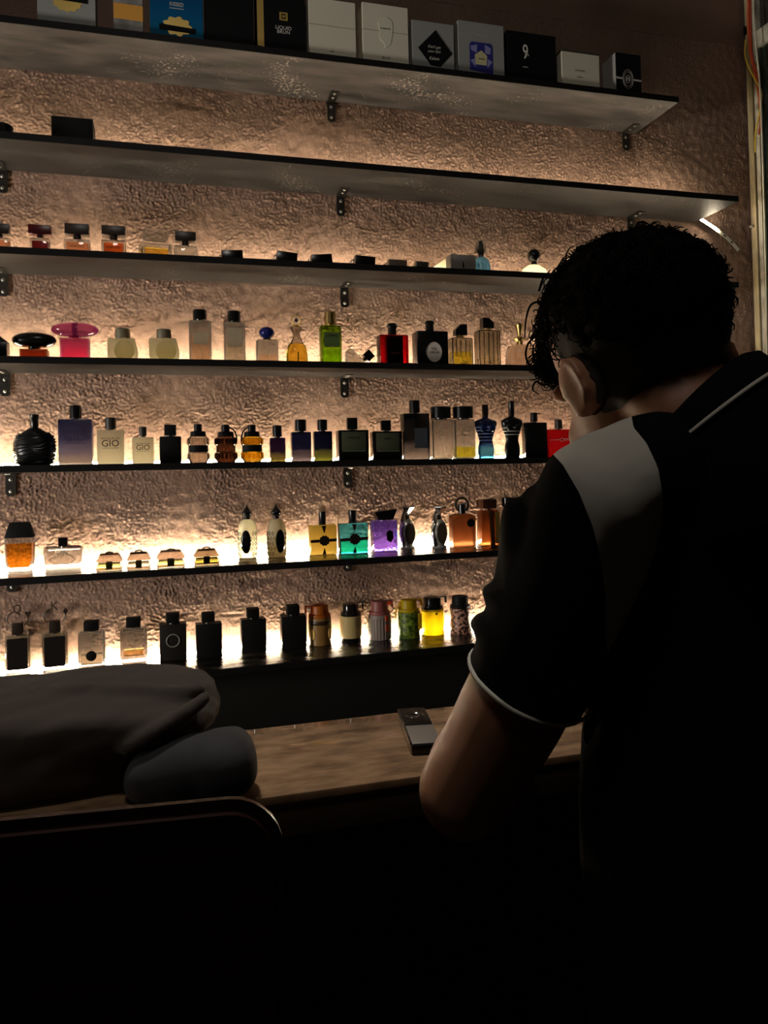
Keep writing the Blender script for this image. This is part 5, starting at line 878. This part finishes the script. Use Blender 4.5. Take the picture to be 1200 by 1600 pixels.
# hair: full curly top, shorter back, faded sides
bm = BM(); q = .76/1200
blob(bm, P(990, 487, .76), (cr, cu, cf), (136*q, 124*q, .110)); blob(bm, P(1008, 520, .77), (cr, cu, cf), (104*q, 96*q, .106)); blob(bm, P(930, 480, .80), (cr, cu, cf), (78*q, 84*q, .065)); blob(bm, P(892, 520, .825), (cr, cu, cf), (58*q, 72*q, .042)); blob(bm, P(868, 565, .835), (cr, cu, cf), (34*q, 36*q, .03)); blob(bm, P(1062, 434, .77), (cr, cu, cf), (52*q, 48*q, .055)); blob(bm, P(994, 400, .76), (cr, cu, cf), (56*q, 40*q, .05))
hm = fuse(bm, .005, 3); hm = displace(hm, lambda v: .0045*noise.noise(v*55)+.003*noise.noise(v*120)-.001)
hairo = put('hair', hm, HAIR, man, base)
bm = BM(); rr_ = random.Random(11); vs = [v for v in hairo.data.vertices]
for k in range(5200):
    v = rr_.choice(vs); p = v.co.copy(); n = v.normal.copy(); ax = Vector((rr_.gauss(0, 1), rr_.gauss(0, 1), rr_.gauss(0, 1))).normalized(); t = n.cross(ax).normalized(); px, py = proj(p+base)
    if py > 545 and px > 930: continue
    L_ = rr_.uniform(.006, .012)*(1.7 if px < 890 else 1); cu_ = rr_.uniform(.5, 1.6); pts = []
    for i in range(5): a = i/4*cu_*2.2; pts.append(p-n*.003+n*(L_*.42*math.sin(a))+t*(L_*.55*(1-math.cos(a)))+ax*(i*.0010))
    tube(bm, pts, [.0009, .0008, .0004], 3, 1, False, False)
for pts in (((868, 590), (850, 602), (838, 596), (832, 608), (842, 616)), ((860, 585), (838, 580), (824, 566), (822, 548)), ((850, 470), (830, 476), (822, 500), (820, 530)), ((846, 520), (826, 536), (822, 560), (834, 575)), ((872, 590), (866, 606), (870, 616), (876, 606)), ((842, 455), (848, 436), (860, 422))): tube(bm, [P(a, b_, .835)-base for a, b_ in pts], [.0013, .0012, .0006], 5, 4)
finish('curls', bm, HAIR, hairo, 80)['kind'] = 'stuff'
fd = clip(body.data.copy(), lambda c, n: min((c+base-hc).dot(hu)+.058-.25*max(0, (c+base-hc).dot(hf)+.01), .04-(c+base-hc).dot(hu), .012-(c+base-hc).dot(hf), .2-(c+base-hc).length) if abs((c+base-hc).dot(hr)) < .079 else -.01)
fd = displace(fd, lambda v: .0016); put('faded_hair', fd, mat('short_hair', (.016, .011, .008), .8), hairo, Vector((0, 0, 0)))
# trousers and shoes
bm = BM(); loft(bm, [(C4+up*.10, e_r, e_b, .150, .100), (C4, e_r, e_b, .165, .112), (C4-up*.06, e_r, e_b, .165, .115)])
for h, k, a in legs: limb(bm, [h, h.lerp(k, .4), k, k.lerp(a, .5), a], [.095, .086, .068, .062, .056])
tr = fuse(bm, .008, 4); put('trousers', clip(tr, lambda c, n: c.z-.05), TROU, man, base)
for h, k, a in legs:
    bm = BM(); f0 = Vector((a.x, a.y, .0)); loft(bm, [(f0-fw*.055+up*.052, e_r, up, .040, .050), (f0+fw*.05+up*.045, e_r, up, .046, .043), (f0+fw*.15+up*.034, e_r, up, .044, .032)], 20, 4); me = fuse(bm, .006, 3); put('shoe', clip(me, lambda c, n: c.z-.0005), SHOE, man, base)

# ------------------------------------------------------------------ folded jacket on the counter
JACK = mat('jacket_cloth', srgb((58, 50, 44)), .9); add_bump(JACK, 900, .15, .001, 2)
jb = Vector((-.22, -1.09, CZ)); X_, Y_, Z_ = Vector((1, 0, 0)), Vector((0, 1, 0)), Vector((0, 0, 1))
jk = thing('jacket', 'dark brown grey jacket folded in a bulky pile on the left end of the counter', 'jacket', jb)
def slab(bm, px0, px1, py, dep, thick, dep_half, p=.55, roll=0, yaw=0):
    a, b = P(px0, py, dep), P(px1, py, dep); c = (a+b)/2; ax = Matrix.Rotation(yaw, 3, 'Z') @ X_; ay = Matrix.Rotation(yaw, 3, 'Z') @ Y_
    az = (Z_+ax*roll).normalized(); ax = (ax-az*ax.dot(az)).normalized(); blob(bm, c, (ax, ay, az), ((b-a).length/2, dep_half, thick), 40, 20, p)
bm = BM(); slab(bm, -300, 331, 1108, 1.06, .030, .09, .5, .02, .12); slab(bm, -300, 334, 1128, 1.05, .028, .10, .5, 0, -.10); slab(bm, -300, 290, 1150, 1.03, .053, .085, .6, 0, 0); slab(bm, -300, 250, 1195, 1.02, .045, .075, .6)
limb(bm, [P(195, 1172, .985), P(262, 1130, .995), P(322, 1088, 1.02)], [.010, .013, .012]); limb(bm, [P(60, 1085, 1.04), P(170, 1082, 1.05), P(310, 1078, 1.06)], [.012, .014, .010])
jm = fuse(bm, .006, 5); jm = displace(jm, lambda v: .005*noise.noise(v*Vector((7, 12, 12)))+.009*(abs(noise.noise(Vector((v.x*5+v.y*9, v.y*20-v.x*7+v.z*14, v.z*9))))-.2)+.002*noise.noise(v*30)); jm = clip(jm, lambda c, n: c.z-CZ-.0006); put('folded_body', jm, JACK, jk, jb)
slv = BM(); limb(slv, [P(230, 1215, 1.0), P(300, 1198, 1.0), P(352, 1190, 1.0), P(378, 1187, 1.0)], [.036, .042, .040, .026], 24); blob(slv, P(350, 1190, 1.0), (X_, Y_, Z_), (.044, .055, .041), 28, 16, .8)
sm = fuse(slv, .005, 5); sm = displace(sm, lambda v: .0035*noise.noise(v*22)); sm = clip(sm, lambda c, n: c.z-CZ-.0006); o = put('hood', sm, mat('jacket_lining', srgb((46, 45, 47)), .85), jk, jb)

# ------------------------------------------------------------------ chair pulled up to the counter, its back towards the room
CH = mat('chair_wood', srgb((34, 18, 14)), .3); noise_color(CH, srgb((26, 13, 10)), srgb((44, 24, 18)), 8, 6, .3, .7, (1, 1, 8))
CD = .64; tr_ = P(443, 1300, CD); top = P(385, 1240, CD).z; cw_ = .40; yw = math.radians(-6); sz = .70
co_ = Vector((tr_.x, tr_.y, 0))-Vector((math.cos(yw), math.sin(yw), 0))*cw_/2
ch = thing('bar_chair', 'dark wooden bar chair with a rounded backrest, in front of the counter and the jacket', 'chair', (co_.x, co_.y, 0), (0, 0, yw))
def rrect(w, z0, z1, r, n=8): return [(sx*(w/2-r)+r*math.cos(a+b), cz+r*math.sin(a+b)) for sx, cz, a in ((1, z1-r, 0), (-1, z1-r, PI/2), (-1, z0+r, PI), (1, z0+r, 1.5*PI)) for b in np.linspace(0, PI/2, n)]
finish('backrest', prism(BM(), rrect(cw_, sz+.06, top, .045), -.012, .012, .009), CH, ch, 40)
seat = BM(); box(seat, -.19, .19, .02, .30, sz-.03, sz, .008, 3); finish('seat', seat, CH, ch, 40)
for sx in (-1, 1):
    finish('leg', tube(BM(), [(sx*.17, .0, sz+.12), (sx*.17, .02, sz-.01), (sx*.175, .0, 0)], [.015, .016, .012], 12, 4), CH, ch, 60); finish('leg', tube(BM(), [(sx*.17, .275, sz-.02), (sx*.175, .28, 0)], [.016, .012], 12, 2), CH, ch, 60)
for yy in (.01, .278): finish('stretcher', tube(BM(), [(-.172, yy, .25), (.172, yy, .25)], .009, 10, 2), CH, ch, 60)
